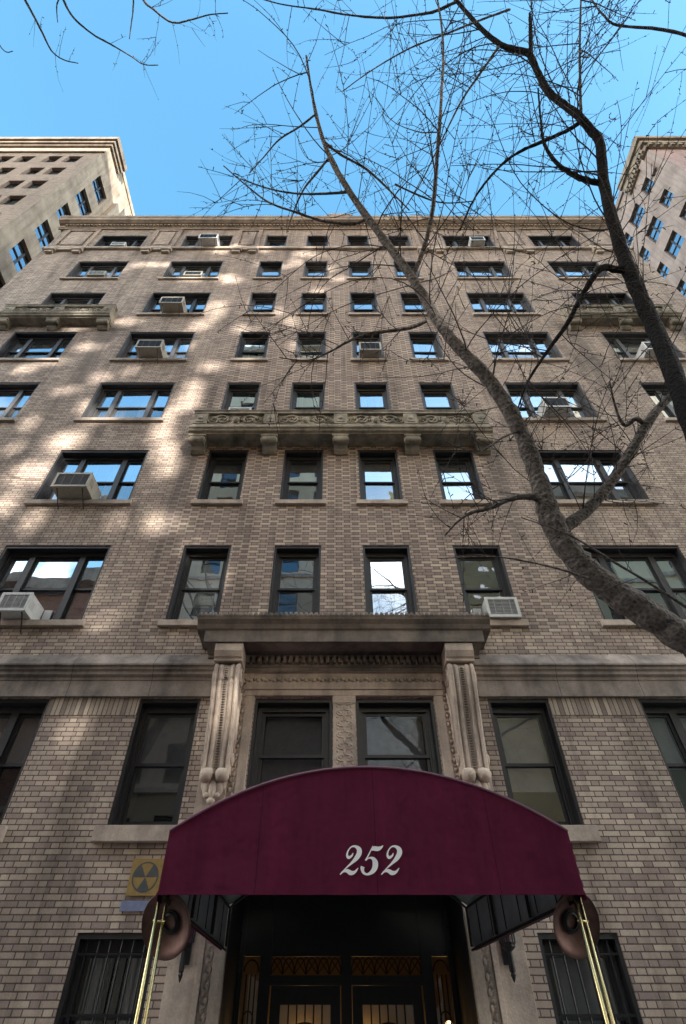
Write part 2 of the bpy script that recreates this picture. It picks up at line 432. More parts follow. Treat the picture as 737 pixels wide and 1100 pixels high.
for c, (a, b) in zip('pq', [(-1.45,-.19), (.19,1.45)]):
    wins.append((a, b, 3.95, 5.585, 'portal', -1, c))
for c, (a, b) in zip('BCFG', [WID[0], (-3.33,-2.34), (2.34,3.33), WID[1]]):
    wins.append((a, b, .95, 2.56, 'barred', -2, c))
ENT = (-1.46, 1.46, 0.0, 3.25)
mb = MB()
holes = [w[:4] for w in wins]
us_holes = holes + [ENT]
wall_grid(mb, FRONT, -HW, HW, 0, 29.0, holes, .3, .7)
# cut the doorway out: rebuild with the doorway open right through
mb = MB()
us = sorted({-HW, HW, *[q for h in us_holes for q in h[:2]]}); zs = sorted({0.0, 29.0, *[q for h in us_holes for q in h[2:4]]})
tmp = MB(); wall_grid(tmp, FRONT, -HW, HW, 0, 29.0, us_holes, .3, .7)
# drop the pocket faces of the doorway (the last 9 faces)
tmp.f = tmp.f[:-9]; tmp.mi = tmp.mi[:-9]; mb = tmp
DEP = 18.0
mb.quad((-HW,DEP,0), (-HW,0,0), (-HW,0,29), (-HW,DEP,29)); mb.quad((HW,0,0), (HW,DEP,0), (HW,DEP,29), (HW,0,29))
mb.quad((HW,DEP,0), (-HW,DEP,0), (-HW,DEP,29), (HW,DEP,29))
mb.quad((-HW,.4,28.9), (HW,.4,28.9), (HW,DEP,28.9), (-HW,DEP,28.9), 1)
mb.build('wall', [M['brick'], M['dark']], bld)

# ---- windows
def make_window(x0, x1, z0, z1, style, row, col):
    rnd = random.Random(hash((row, col)) & 0xffff if False else (row+3)*131+ord(col)*17)
    f = MB(); s = MB(); p = MB()
    y0 = .17
    fw, hd = (.09, .17) if style != 'portal' else (.10, .15)
    cs = .045
    f.box(x0+.002, x0+cs, .02, y0-.002, z0+.007, z1-.004); f.box(x1-cs, x1-.002, .02, y0-.002, z0+.007, z1-.004)
    f.box(x0+cs, x1-cs, .023, y0-.002, z1-.06, z1-.005)
    f.box(x0+.002, x0+fw, y0, y0+.13, z0+.002, z1-.002); f.box(x1-fw, x1-.002, y0, y0+.13, z0+.002, z1-.002)
    f.box(x0+fw, x1-fw, y0+.003, y0+.13, z1-hd, z1-.003); f.box(x0+fw, x1-fw, y0+.003, y0+.14, z0+.002, z0+.06)
    # brickmould step
    f.box(x0+fw, x0+fw+.025, y0+.03, y0+.13, z0+.06, z1-hd); f.box(x1-fw-.025, x1-fw, y0+.03, y0+.13, z0+.06, z1-hd)
    a, b = x0+fw+.025, x1-fw-.025
    if style == 'triple':
        w = b-a; mu = .12
        c1 = a+w*.235; c2 = b-w*.235
        lights = [(a, c1-mu/2), (c1+mu/2, c2-mu/2), (c2+mu/2, b)]
        for c in (c1, c2):
            f.box(c-mu/2, c+mu/2, y0+.003, y0+.13, z0+.061, z1-hd-.001)
    else:
        lights = [(a, b)]
    zb, zt = z0+.061, z1-hd-.001
    zm = (zb+zt)/2 + (.02 if style != 'barred' else .1)
    st = .045
    has_screen = rnd.random() < (.75 if row >= 0 else .4)
    for (l, r) in lights:
        # upper sash (outer)
        s.box(l, l+st, y0+.05, y0+.085, zm-.02, zt); s.box(r-st, r, y0+.05, y0+.085, zm-.02, zt)
        s.box(l+st, r-st, y0+.051, y0+.085, zt-.05, zt); s.box(l+st, r-st, y0+.048, y0+.085, zm-.02, zm+.025)
        # lower sash (inner)
        s.box(l, l+st, y0+.088, y0+.122, zb, zm+.02); s.box(r-st, r, y0+.088, y0+.122, zb, zm+.02)
        s.box(l+st, r-st, y0+.089, y0+.122, zb, zb+.07); s.box(l+st, r-st, y0+.090, y0+.122, zm-.018, zm+.02)
        dx = rnd.uniform(-.007, .007); dz = rnd.uniform(-.009, .009)
        p.quad((l+st, y0+.066+dx, zm+.025), (r-st, y0+.066-dx, zm+.025), (r-st, y0+.066-dx+dz, zt-.05), (l+st, y0+.066+dx+dz, zt-.05), 0)
        p.quad((l+st, y0+.104+dx, zb+.07), (r-st, y0+.104-dx, zb+.07), (r-st, y0+.104-dx+dz, zm-.018), (l+st, y0+.104+dx+dz, zm-.018), 1 if has_screen else 0)
    fm = M['frame'] if (row < 2 or rnd.random() < .5) else M['frame_grey']
    fo = f.build('window', fm, bld)
    s.build('sash', fm, fo)
    if (row, col) == (0, 'F'): gm = [M['glass_dim'], M['glass_dim']]
    elif style == 'portal': gm = [M['glass_black'], M['glass_black']]
    elif row <= -1: gm = [M['glass_dim'], M['glass_dim']]
    else: gm = [M['glass'], M['screen']]
    p.build('pane', gm, fo)
    # blind or curtain behind the glass
    k = rnd.random()
    bl = MB()
    if style == 'portal':
        bl.box(a+.05, b-.05, .36, .365, zb+.02, zt-.02)
        bl.build('curtain', M['curtain'], fo)
    elif k < .62:
        for (l, r) in lights:
            hh = rnd.choice([.25, .45, .5, .7, .95]) * (zt-zb)
            bl.box(l+.02, r-.02, .345, .351, zt-hh, zt)
        bl.build('blind', M['blind'] if rnd.random() < .7 else M['curtain'], fo)
    elif k < .85:
        for (l, r) in lights:
            w = (r-l)
            n = 12
            for (ca, cb) in ((l, l+w*.32), (r-w*.32, r)):
                for i in range(n):
                    ua = ca+(cb-ca)*i/n; ub = ca+(cb-ca)*(i+1)/n
                    ya = .36+.02*math.sin(i*1.9); yb = .36+.02*math.sin((i+1)*1.9)
                    bl.quad((ua,ya,zb), (ub,yb,zb), (ub,yb,zt), (ua,ya,zt))
        bl.build('curtain', M['blind'] if rnd.random() < .5 else M['curtain'], fo)
    if style == 'barred':
        g = MB(); n = 7
        for i in range(1, n):
            xx = x0+(x1-x0)*i/n
            g.tube([(xx, .06, z0+.01), (xx, .06, z1-.01)], .011, 6)
        for zz in (z0+.25, zm+.02, z1-.2):
            g.box(x0+.004, x1-.004, .045, .075, zz-.012, zz+.012)
        g.build('iron_bars', M['iron'], fo)
    if style not in ('portal',) and row != 6:
        sb = MB()
        hs = .125 if row >= 0 else .20
        ex = .09 if row >= 0 else .12
        sb.box(x0-ex, x1+ex, -.075 if row >= 0 else -.10, -.002, z0-hs, z0-.002)
        sb.box(x0+.003, x1-.003, -.002, .16, z0-.05, z0+.004)
        bevel(sb.build('sill', M['sill'], fo), .008)
    return fo
for w in wins: make_window(*w)

# ---- limestone band course, soldier course, string course
mb = MB()
prof = [(-.003,5.595), (-.06,5.595), (-.06,5.86), (-.075,5.875), (-.075,5.92), (-.12,5.95), (-.12,6.0), (-.15,6.03), (-.15,6.075), (-.185,6.09), (-.185,6.12), (-.03,6.36), (-.003,6.36)]
for a, b in ((-HW, -2.16), (2.16, HW)):
    mb = MB(); mb.prism_x(prof, a, b); mb.build('band_course', M['band'], bld)
edges = [-HW, -10.86, -8.74, -7.0, -4.8, -3.33, -2.34, -2.145]
for a, b in ((-HW,-10.86), (-8.74,-7.0), (-4.8,-3.33)):
    for p, q in ((a, b), (-b, -a)):
        mb = MB(); mb.box(p+.002, q-.002, -.012, -.001, 5.30, 5.592); mb.build('soldier_course', M['soldier'], bld)
mb = MB()
prof = [(-.003,26.08), (-.09,26.08), (-.11,26.12), (-.11,26.22), (-.003,26.25)]
mb.prism_x(prof, -HW, HW)
mb.build('string_course', M['sill'], bld)

# ---- brick panels of the top storey with corbel blocks
for a, b in ((-12.65,-11.1), (-8.5,-7.25), (-4.6,-3.5), (3.5,4.6), (7.25,8.5), (11.1,12.65)):
    mb = MB()
    z0, z1 = 26.32, 28.62
    t = .16
    mb.box(a, a+t, -.06, -.002, z0, z1); mb.box(b-t, b, -.06, -.002, z0, z1)
    mb.box(a+t, b-t, -.058, -.002, z1-t, z1); mb.box(a+t, b-t, -.058, -.002, z0, z0+t)
    mb.box(a+t+.13, b-t-.13, -.05, -.002, z0+t+.15, z1-t-.15)
    o = mb.build('brick_panel', M['brick'], bld)
    cb = MB()
    for u0, u1 in ((a-.04, a+.42), (b-.42, b+.04)):
        cb.box(u0, u1, -.17, -.003, 25.80, 26.07); cb.box(u0+.06, u1-.06, -.12, -.003, 25.62, 25.80)
    cb.box(a+.44, b-.44, -.10, -.003, 25.9, 26.07)
    bevel(cb.build('corbel', M['sill'], o), .02)

# ---- crowning cornice
mb = MB()
prof = [(-.002,28.72), (-.06,28.72), (-.06,28.80), (-.10,28.84), (-.10,29.02), (-.22,29.04), (-.30,29.10), (-.34,29.12), (-.36,29.30), (-.40,29.36), (-.40,29.46), (-.34,29.52), (.35,29.52), (.35,28.92), (-.002,28.92)]
mb.prism_x(prof, -HW-.28, HW+.28)
n = 150
for i in range(n):
    x = -HW+.1+(2*HW-.2)*i/(n-1)
    mb.box(x-.05, x+.05, -.17, -.10, 28.88, 29.02)
for i in range(230):
    x = -HW-.2+(2*HW+.4)*i/229
    mb.ball((x, -.38, 29.50), .05, 6, 4, (1, .6, 1.2))
co_ = mb.build('cornice', M['cornice'], bld)
mb = MB()
for cx, r in ((.1, .55), (-7.95, .2), (3.85, .3), (8.2, .2)):
    pts = []
    k = 16
    fr_ = []; bk = []
    for i in range(k+1):
        a = math.pi*i/k
        rr = r*(1+.10*abs(math.sin(a*4.5)))
        fr_.append((cx-rr*1.5*math.cos(a), -.30, 29.5+rr*math.sin(a)*.95)); bk.append((cx-rr*1.5*math.cos(a), -.05, 29.5+rr*math.sin(a)*.95))
    mb.poly(fr_); mb.poly(list(reversed(bk)))
    for i in range(k): mb.quad(fr_[i], bk[i], bk[i+1], fr_[i+1])
    for i in range(1, 8):
        a = math.pi*i/8
        mb.tube([(cx, -.31, 29.55), (cx-r*1.2*math.cos(a), -.33, 29.52+r*.8*math.sin(a))], [.05, .07*r*2], 6)
mb.build('crest', M['cornice'], co_)

# ---- balconies
def scrolls(mb, x0, x1, y, zc, h):
    w = x1-x0; cx = (x0+x1)/2
    for sgn in (-1, 1):
        for sc_, off in ((1.0, .24), (.8, .40)):
            pts = []
            for i in range(22):
                a = i/21*3.6*math.pi/1.3
                r = h*.46*sc_*(1-.8*i/21)
                pts.append((cx+sgn*(w*off + r*math.cos(a)), y, zc+r*math.sin(a)*(1 if off < .3 else -1)))
            mb.tube(pts, [h*.10*(1-.5*i/21) for i in range(22)], 5)
        mb.tube([(cx+sgn*w*.05, y, zc), (cx+sgn*w*.14, y, zc+h*.3), (cx+sgn*w*.25, y, zc-h*.3), (cx+sgn*w*.38, y, zc+h*.3), (cx+sgn*w*.46, y, zc-h*.2)], [.02, .04, .035, .035, .02], 5)
    mb.ball((cx, y, zc), h*.30, 8, 6, (1, .5, 1))
    for i in range(6):
        a = i*math.pi/3; mb.ball((cx+h*.34*math.cos(a), y, zc+h*.34*math.sin(a)), h*.13, 6, 4, (1, .6, 1))

def balcony(x0, x1, p, zs, zt, nped):
    mb = MB()
    prof = [(-.003, zs), (-p+.10, zs), (-p+.10, zs+.03), (-p+.04, zs+.05), (-p+.02, zs+.10), (-p-.02, zs+.13), (-p-.02, zs+.19), (-p+.03, zs+.22), (-p+.03, zs+.25), (-.003, zs+.25)]
    mb.prism_x(prof, x0, x1)
    root = mb.build('balcony', M['balcony'], bld)
    b = MB()
    zb = zs+.252
    pw = .34
    # back-set parapet panels, rails
    yf = -p+.06
    b.box(x0+.06, x1-.06, yf+.045, yf+.12, zb+.10, zt-.12)
    b.box(x0+.04, x1-.04, yf-.005, yf+.14, zb, zb+.10)
    b.box(x0+.02, x1-.02, yf-.03, yf+.16, zt-.12, zt-.03); b.box(x0-.0, x1+.0, yf-.05, yf+.18, zt-.03, zt)
    for xs in (x0+.04, x1-.16):
        b.box(xs, xs+.12, yf+.142, -.004, zb, zt-.002)
    xsq = [x0+.04+pw/2+(x1-x0-.08-pw)*i/(nped-1) for i in range(nped)]
    for xc in xsq:
        b.box(xc-pw/2, xc+pw/2, yf-.02, yf+.15, zb+.102, zt-.122)
        b.box(xc-pw/2+.07, xc+pw/2-.07, yf-.035, yf-.02, zb+.16, zt-.18)
    b.build('balustrade', M['balcony'], root)
    c = MB()
    zc = (zb+.10+zt-.12)/2; hh = (zt-.12-zb-.10)
    for i in range(nped-1):
        scrolls(c, xsq[i]+pw/2, xsq[i+1]-pw/2, yf+.04, zc, hh)
    for xc in xsq: c.ball((xc, yf-.035, zc), .07, 8, 5, (1, .5, 1))
    c.build('carving', M['balcony'], root, True)
    br = [x0+.22+(x1-x0-.44)*i/(nped-1) for i in range(nped)]
    for xc in br:
        k = MB(); bw = .17
        prof = [(-.003, zs-.003), (-p+.12, zs-.003), (-p+.11, zs-.07)]
        for i in range(9):
            a = i/8*math.pi
            prof.append((-p+.20-.09*math.cos(math.pi-a)*-1 if False else -p+.19-.08*math.cos(a), zs-.14-.10*math.sin(a)))
        prof += [(-.16, zs-.17), (-.12, zs-.30), (-.05, zs-.36), (-.003, zs-.36)]
        k.prism_x(prof, xc-bw, xc+bw)
        k.box(xc-bw-.04, xc+bw+.04, -p+.10, -.004, zs-.075, zs-.004)
        for sx in (-1, 1):
            k.lathe([(0, 0), (.085, 0), (.085, .02), (.05, .02), (.05, .035), (0, .035)], (xc+sx*bw, -p+.19, zs-.15), (sx, 0, 0), 14)
        bevel(k.build('bracket', M['balcony'], root), .012)
balcony(-3.76, 3.76, .50, 12.24, 13.14, 5)
balcony(-11.55, -7.72, .40, 18.86, 19.70, 3)
balcony(7.72, 11.55, .40, 18.86, 19.70, 3)

# ---- entrance portal
mb = MB()
for s in (-1, 1):
    def bx(a, b, *r):
        mb.box(*(sorted((s*a, s*b))), *r)
    bx(1.79, 2.14, -.05, -.002, 0, 6.0)                 # flat outer pilaster
    bx(1.72, 1.785, -.085, -.002, 0, 6.0)               # fillet
    bx(1.462, 1.60, -.07, -.002, 0, 5.6); bx(1.60, 1.715, -.045, -.002, 0, 5.82)
    bx(1.455, 1.462, -.055, .30, 0, 3.248) if False else None
mb.box(-1.62, 1.62, -.072, -.002, 5.602, 5.70); mb.box(-1.62, 1.62, -.095, -.002, 5.70, 5.82)
mb.box(-1.46, 1.46, -.06, -.002, 3.26, 3.93); mb.box(-1.46, 1.46, -.12, -.06, 3.80, 3.93)
mb.box(-2.14, 2.14, -.10, -.002, 6.002, 6.25)            # frieze
mb.box(-1.715, 1.715, -.06, -.002, 5.825, 6.0)
por = bevel(mb.build('portal', M['limestone'], bld), .006)
mb = MB()                                               # carved running ornament on jambs and lintel
rr = random.Random(4)
for s in (-1, 1):
    mb = MB(); z = .1
    i = 0
    while z < 5.7:
        x = s*1.655
        mb.ball((x+.022*(1 if i % 2 else -1), -.05, z), .030, 6, 4, (1.0, .7, 1.3))
        mb.tube([(x-.03, -.05, z-.02), (x+.03, -.058, z+.03)], .010, 4)
        z += .068; i += 1
    mb.build('carved_strip', M['limestone'], por, True)
mb = MB(); x = -1.68; i = 0
while x < 1.69:
    mb.ball((x, -.065, 5.87+.018*(1 if i % 2 else -1)), .034, 6, 4, (1.2, .8, 1)); x += .066; i += 1
mb.build('carved_strip', M['limestone'], por, True)
mb = MB()                                               # middle pilaster with leaf relief
mb.box(-.178, .178, -.06, .10, 3.935, 5.598); mb.box(-.185, .185, -.075, -.06, 5.48, 5.597)
z = 4.0
while z < 5.42:
    for s in (-1, 1):
        pts = [(s*(.03+.09*math.sin(a)), -.062, z+.05+.085*(1-math.cos(a))/2) for a in [i*math.pi/7 for i in range(8)]]
        mb.tube(pts, .016, 5)
        mb.ball((s*.075, -.06, z+.10), .030, 6, 4, (1, .6, 1)); mb.ball((s*.11, -.06, z+.02), .022, 6, 4, (1, .6, 1))
    mb.ball((0, -.06, z), .034, 6, 4, (.8, .7, 1.5))
    z += .175
mb.build('carved_pilaster', M['limestone'], por)

# hood
mb = MB()
HX = 2.46
prof = [(-.002,6.25), (-.13,6.25), (-.13,6.30), (-.20,6.33), (-.52,6.36), (-.52,6.30), (-.585,6.28), (-.60,6.28), (-.60,6.49), (-.63,6.51), (-.66,6.58), (-.72,6.64), (-.74,6.70), (-.70,6.74), (-.002,6.80)]
mb.prism_x(prof, -HX+.14, HX-.14)
for s in (-1, 1):
    prof2 = [(-.002,6.49), (-.60,6.49), (-.63,6.51), (-.66,6.58), (-.72,6.64), (-.74,6.70), (-.70,6.74), (-.002,6.80)]
    xa, xb = sorted((s*(HX-.138), s*HX)); mb.prism_x([(y+.004, z-.002) for y, z in prof2], xa, xb)
i = 0; x = -HX+.04
while x < HX:
    mb.ball((x, -.735, 6.72), .034, 6, 4, (1, .7, 1.3)); x += .085
hood = mb.build('portal_hood', M['hood'], bld)
mb = MB(); x = -1.62
while x < 1.64:
    mb.box(x-.030, x+.030, -.21, -.101, 6.128, 6.247); x += .104
mb.box(-1.66, 1.66, -.131, -.102, 6.08, 6.125)
mb.box(-1.66, 1.66, -.115, -.1005, 6.01, 6.078)
mb.build('dentils', M['hood'], hood)

# consoles
def console(s):
    cx = s*1.89; hw = .21
    prof = []                                          # (projection, z) along the front from top to bottom
    N = 44
    for i in range(N+1):
        t = i/N
        z = 5.98-1.62*t
        p = .50-.30*(t**.8)+.05*math.sin(t*math.pi*2)*(1-t)
        if t < .08: p -= .10*(1-t/.08)**2
        prof.append((p, z))
    mb = MB(); K = 41; n0 = 0
    def relief(u):
        a = abs(u)
        if a > .97: return -.03
        if a > .68: return .030*math.sin((a-.68)/.29*math.pi)**.6
        if a > .60: return -.014
        if a > .28: return .022*math.sin((a-.28)/.32*math.pi)**.6-.004
        return -.016+.004*math.cos(a/.28*math.pi/2)
    rows = []
    for (p, z) in prof:
        rows.append([(cx+hw*(-1+2*j/(K-1)), -(p+relief(-1+2*j/(K-1))), z) for j in range(K)])
    for i in range(N):
        for j in range(K-1):
            mb.quad(rows[i][j], rows[i+1][j], rows[i+1][j+1], rows[i][j+1])
    for i in range(N):                                   # sides
        for j in (0, K-1):
            a, b = rows[i][j], rows[i+1][j]
            q = [(a[0], -.05, a[2]), a, b, (b[0], -.05, b[2])]
            mb.poly(q if j else q[::-1])
    mb.poly([rows[0][j] for j in range(K)]+[(cx+hw,-.05,5.98), (cx-hw,-.05,5.98)])
    mb.poly([rows[-1][j] for j in reversed(range(K))]+[(cx-hw,-.05,prof[-1][1]), (cx+hw,-.05,prof[-1][1])])
    o = mb.build('console', M['limestone'], bld)
    b = MB()
    for i in range(3, N-1):
        p, z = prof[i]; b.ball((cx, -(p-.012), z), .020, 6, 4, (1.5, 1.2, .75))
    b.build('bead_row', M['hood'], o, True)
    b = MB()                                             # side scrolls
    for sx in (-1, 1):
        for (r0, yy, zz) in ((.17, -.26, 5.78), (.09, -.14, 4.55)):
            pts = []
            for i in range(30):
                a = i/29*4.2*math.pi; r = r0*(1-.85*i/29)
                pts.append((cx+sx*(hw+.004), yy+r*math.cos(a), zz+r*math.sin(a)))
            b.tube(pts, [.024*(1-.4*i/29) for i in range(30)], 5)
        b.tube([(cx+sx*(hw+.003), -.12, 5.6), (cx+sx*(hw+.003), -.2, 5.3), (cx+sx*(hw+.003), -.14, 4.95), (cx+sx*(hw+.003), -.12, 4.65)], [.03, .035, .03, .02], 5)
    b.build('side_scroll', M['limestone'], o, True)
    c = MB()                                             # abacus block
    prof2 = [(-.10, 5.985), (-.50, 5.985), (-.50, 6.03), (-.53, 6.05), (-.56, 6.12), (-.57, 6.14), (-.57, 6.275), (-.10, 6.275)]
    c.prism_x(prof2, cx-.23, cx+.23)
    bevel(c.build('console_block', M['limestone'], o), .01)
    l = MB()                                             # leaf drop at the foot
    for sx in (-1, 1):
        l.lathe([(.0,0), (.06,.0), (.095,.03), (.10,.10), (.085,.16), (.05,.185), (0,.19)], (cx+sx*.02, -.20, 4.33), (sx,0,0), 16)
        l.ball((cx+sx*.085, -.17, 4.16), .06, 10, 8, (1.1, .8, 1.9)); l.ball((cx+sx*.14, -.16, 4.20), .04, 8, 6, (1, .8, 1.7))
        l.ball((cx+sx*.075, -.20, 4.06), .04, 8, 6, (1.2, .8, 1))
    l.ball((cx, -.185, 4.13), .06, 10, 8, (1.0, .9, 2.3)); l.ball((cx, -.20, 3.99), .045, 8, 6, (1.3, .8, 1))
    l.build('leaf_drop', M['limestone'], o, True)
for s in (-1, 1): console(s)

# ---- entrance doors and lobby
mb = MB()
for a, b in ((-1.46, 1.46),):
    # lining of the passage
    mb.quad((a,-.0,0), (a,1.25,0), (a,1.25,3.25), (a,0,3.25)); mb.quad((b,1.25,0), (b,0,0), (b,0,3.25), (b,1.25,3.25))
    mb.quad((a,0,3.25), (a,1.25,3.25), (b,1.25,3.25), (b,0,3.25))
mb.build('doorway', M['iron'], bld)
mb = MB()
y0, y1 = 1.15, 1.25
xs = [-1.46, -1.40, -1.17, -1.02, -.10, .10, 1.02, 1.17, 1.40, 1.46]
for a, b in ((-1.46,-1.40), (-1.17,-1.02), (-.07,.07), (1.02,1.17), (1.40,1.46)): mb.box(a, b, y0, y1, 0, 3.248)
for a, b in ((-1.40,-1.17), (-1.02,-.07), (.07,1.02), (1.17,1.40)):
    mb.box(a, b, y0+.01, y1, 2.44, 3.248)
    mb.box(a, b, y0+.01, y1, 0, .2)
    if b-a > .5: mb.box(a, b, y0-.02, y1, 2.14, 2.24)
ef = mb.build('door_frame', M['iron'], bld)
for a, b in ((-1.02,-.07), (.07,1.02)):
    gl = MB(); ir = MB()
    gl.quad((a,1.2,2.24), (b,1.2,2.24), (b,1.2,2.44), (a,1.2,2.44))
    n = 6
    for i in range(n):
        c0 = a+(b-a)*i/n; c1 = a+(b-a)*(i+1)/n; cc = (c0+c1)/2; r = (c1-c0)/2
        ir.tube([(cc+r*math.cos(t*math.pi/8), 1.185, 2.25+.17*math.sin(t*math.pi/8)) for t in range(9)], .008, 4)
        ir.tube([(c0, 1.187, 2.25), (c1, 1.187, 2.43)], .006, 4); ir.tube([(c1, 1.183, 2.25), (c0, 1.183, 2.43)], .006, 4)
    gl.build('transom_glass', M['glass_dim'], ef); ir.build('iron_tracery', M['iron'], ef)
for a, b in ((-1.40,-1.17), (1.17,1.40)):
    gl = MB(); ir = MB()
    gl.quad((a,1.2,.2), (b,1.2,.2), (b,1.2,2.44), (a,1.2,2.44))
    cc = (a+b)/2
    ir.tube([(cc+.10*math.cos(t*math.pi/8), 1.185, 2.28+.12*math.sin(t*math.pi/8)) for t in range(9)], .009, 4)
    for q in (-.06, 0, .06): ir.tube([(cc+q, 1.185, .2), (cc+q, 1.185, 2.25)], .008, 4)
    for zz in (.6, 1.0, 1.4, 1.8):
        ir.tube([(cc+.07*math.cos(t*math.pi/6), 1.18, zz+.09*math.sin(t*math.pi/6)) for t in range(13)], .007, 4)
    gl.build('sidelight_glass', M['glass_dim'], ef); ir.build('iron_tracery', M['iron'], ef)
for a, b in ((-1.0,-.08), (.08,1.0)):
    d = MB()
    d.box(a, a+.13, 1.17, 1.23, .205, 2.135); d.box(b-.13, b, 1.17, 1.23, .205, 2.135)
    d.box(a+.13, b-.13, 1.172, 1.23, 1.95, 2.135); d.box(a+.13, b-.13, 1.172, 1.23, .205, .5)
    do = d.build('door', M['iron'], bld)
    g = MB(); g.quad((a+.13,1.2,.5), (b-.13,1.2,.5), (b-.13,1.2,1.95), (a+.13,1.2,1.95)); g.build('door_glass', M['glass_dim'], do)
    g = MB()
    for i in range(1, 6):
        xx = a+.13+(b-a-.26)*i/6; g.tube([(xx,1.185,.5), (xx,1.185,1.95)], .009, 4)
    for i in range(4):
        zz = .75+i*.3; cc = (a+b)/2
        g.tube([(cc+.2*math.cos(t*math.pi/8), 1.18, zz+.13*math.sin(t*math.pi/8)) for t in range(17)], .009, 4)
    g.build('iron_grille', M['iron'], do)
    g = MB(); hx = b-.06 if a < 0 else a+.06
    g.tube([(hx,1.165,.95), (hx,1.10,1.0), (hx,1.10,1.25), (hx,1.165,1.3)], .012, 8); g.build('door_handle', M['brass'], do, True)
mb = MB()                                              # lobby box
X0, X1, Y0, Y1 = -2.6, 2.6, 1.27, 6.0
mb.quad((X0,Y0,0), (X0,Y1,0), (X0,Y1,3.2), (X0,Y0,3.2)); mb.quad((X1,Y1,0), (X1,Y0,0), (X1,Y0,3.2), (X1,Y1,3.2))
mb.quad((X0,Y1,0), (X1,Y1,0), (X1,Y1,3.2), (X0,Y1,3.2)); mb.quad((X0,Y0,3.2), (X0,Y1,3.2), (X1,Y1,3.2), (X1,Y0,3.2))
mb.quad((X0,Y0,0), (X1,Y0,0), (X1,Y1,0), (X0,Y1,0))
mb.quad((X0,Y0,0), (-1.46,Y0,0), (-1.46,Y0,3.2), (X0,Y0,3.2)); mb.quad((1.46,Y0,0), (X1,Y0,0), (X1,Y0,3.2), (1.46,Y0,3.2))
mb.build('lobby', M['lobby'], bld)
def lobby_lamp(x, y, z, lab):
    t = thing('lobby_lamp', lab, 'lamp', (x, y, z), 'warm lamps inside the lobby')
    b = MB(); b.box(-.05, .05, .04, .06, -.1, .12); b.tube([(0,.04,0), (0,-.06,-.02), (0,-.06,.03)], .01, 6); b.build('lamp_arm', M['brass'], t)
    b = MB(); b.lathe([(.02,0), (.05,.03), (.06,.10), (.045,.18), (.0,.19)], (0,-.06,.03), (0,0,1), 14); b.build('lamp_shade', M['lamp'], t, True)
lobby_lamp(1.62, 3.2, 1.62, 'warm glowing lobby lamp seen through the right sidelight of the door')
lobby_lamp(-1.66, 3.2, 1.5, 'lobby lamp whose warm glow shows behind the left sidelight')
lobby_lamp(.45, 5.9, 1.5, 'lobby lamp whose warm glow shows behind the right door leaf')
lobby_lamp(-.75, 5.9, 1.5, 'lobby lamp whose warm glow shows behind the left door leaf')

# ------------------------------------------------------------------ air conditioners
def air_conditioner(xc, row, w, h, p, label, body, grille, dz=0.0, tilt=0.0, lower=0.0):
    zb = row_z(row)-(1.86 if row < 6 else 1.72)+.02+dz
    t = thing('air_conditioner', label, 'air conditioner', (xc, 0, zb), 'window air conditioners on the facade')
    t.rotation_euler = (tilt, 0, 0)
    b = MB(); yo = .20
    yf = -p
    th = .028
    b.box(-w/2, w/2, yf+.02, yo, 0, th); b.box(-w/2, w/2, yf+.02, yo, h-th, h)
    b.box(-w/2, -w/2+th, yf+.02, yo, th, h-th); b.box(w/2-th, w/2, yf+.02, yo, th, h-th)
    b.box(-w/2-.012, w/2+.012, yf, yf+.022, -.01, .045); b.box(-w/2-.012, w/2+.012, yf, yf+.022, h-.045, h+.01)
    b.box(-w/2-.012, -w/2+.04, yf, yf+.022, .045, h-.045); b.box(w/2-.04, w/2+.012, yf, yf+.022, .045, h-.045)
    for k in range(6):                                  # side louvres
        zz = h*.3+k*h*.08
        for sx in (-1, 1):
            xa, xb = sorted((sx*w/2, sx*(w/2+.006))); b.box(xa, xb, yf+.06, yf+.22, zz, zz+.012)
    bevel(b.build('casing', M[body], t), .006)
    g = MB(); n = 11
    g.box(-w/2+.04, w/2-.04, yf+.03, yf+.035, .045, h-.045)
    for k in range(n):
        zz = .05+(h-.1)*k/(n-1); g.box(-w/2+.04, w/2-.04, yf+.006, yf+.018, zz-.005, zz+.005)
    for k in range(1, 4):
        xx = -w/2+w*k/4; g.box(xx-.006, xx+.006, yf+.004, yf+.02, .045, h-.045)
    g.build('grille', M[grille], t)
    if p > .3:                                          # steel struts under the projecting units
        for sx in (-1, 1):
            k_ = MB(); k_.tube([(sx*w*.36, -p+.06, .0), (sx*w*.36, -p+.10, -.02), (sx*w*.36, -.02, -.30)], .012, 5); k_.build('strut', M['iron'], t)
    for xa, xb in ((-w/2-.16, -w/2-.002), (w/2+.002, w/2+.16)):
        s = MB(); s.box(xa, xb, .225, .245, 0, h); s.build('filler_panel', M[body], t)
    return t
AC = air_conditioner
AC(-5.98, 0, .54, .38, .34, 'white air conditioner in the big left window, lowest of those on the left', 'ac_white', 'grille_white')
AC(2.95, 0, .58, .42, .14, 'white air conditioner almost flush in the narrow window right of the portal hood', 'ac_white', 'grille_white')
AC(-6.0, 1, .78, .44, .46, 'large dark brown boxy air conditioner with tan edges', 'ac_tan', 'ac_brown')
AC(5.75, 2, .66, .44, .40, 'grey white air conditioner in the wide window just above the forking limbs', 'ac_white', 'grille')
AC(-2.72, 2, .6, .40, .10, 'pale flush air conditioner in the leftmost narrow window above the central balcony', 'ac_white', 'grille_white')
AC(-5.85, 3, .78, .46, .42, 'grey air conditioner with dark grille, third above the white one on the left', 'ac_tan', 'grille')
AC(.95, 3, .66, .46, .34, 'grey air conditioner in a narrow window above the middle of the central balcony', 'ac_tan', 'grille')
AC(9.75, 3, .66, .44, .36, 'white air conditioner under the right stone balcony', 'ac_white', 'grille')
AC(-5.85, 4, .80, .46, .42, 'tan air conditioner beside the left balcony, two storeys below the roofline panels', 'ac_tan', 'grille')
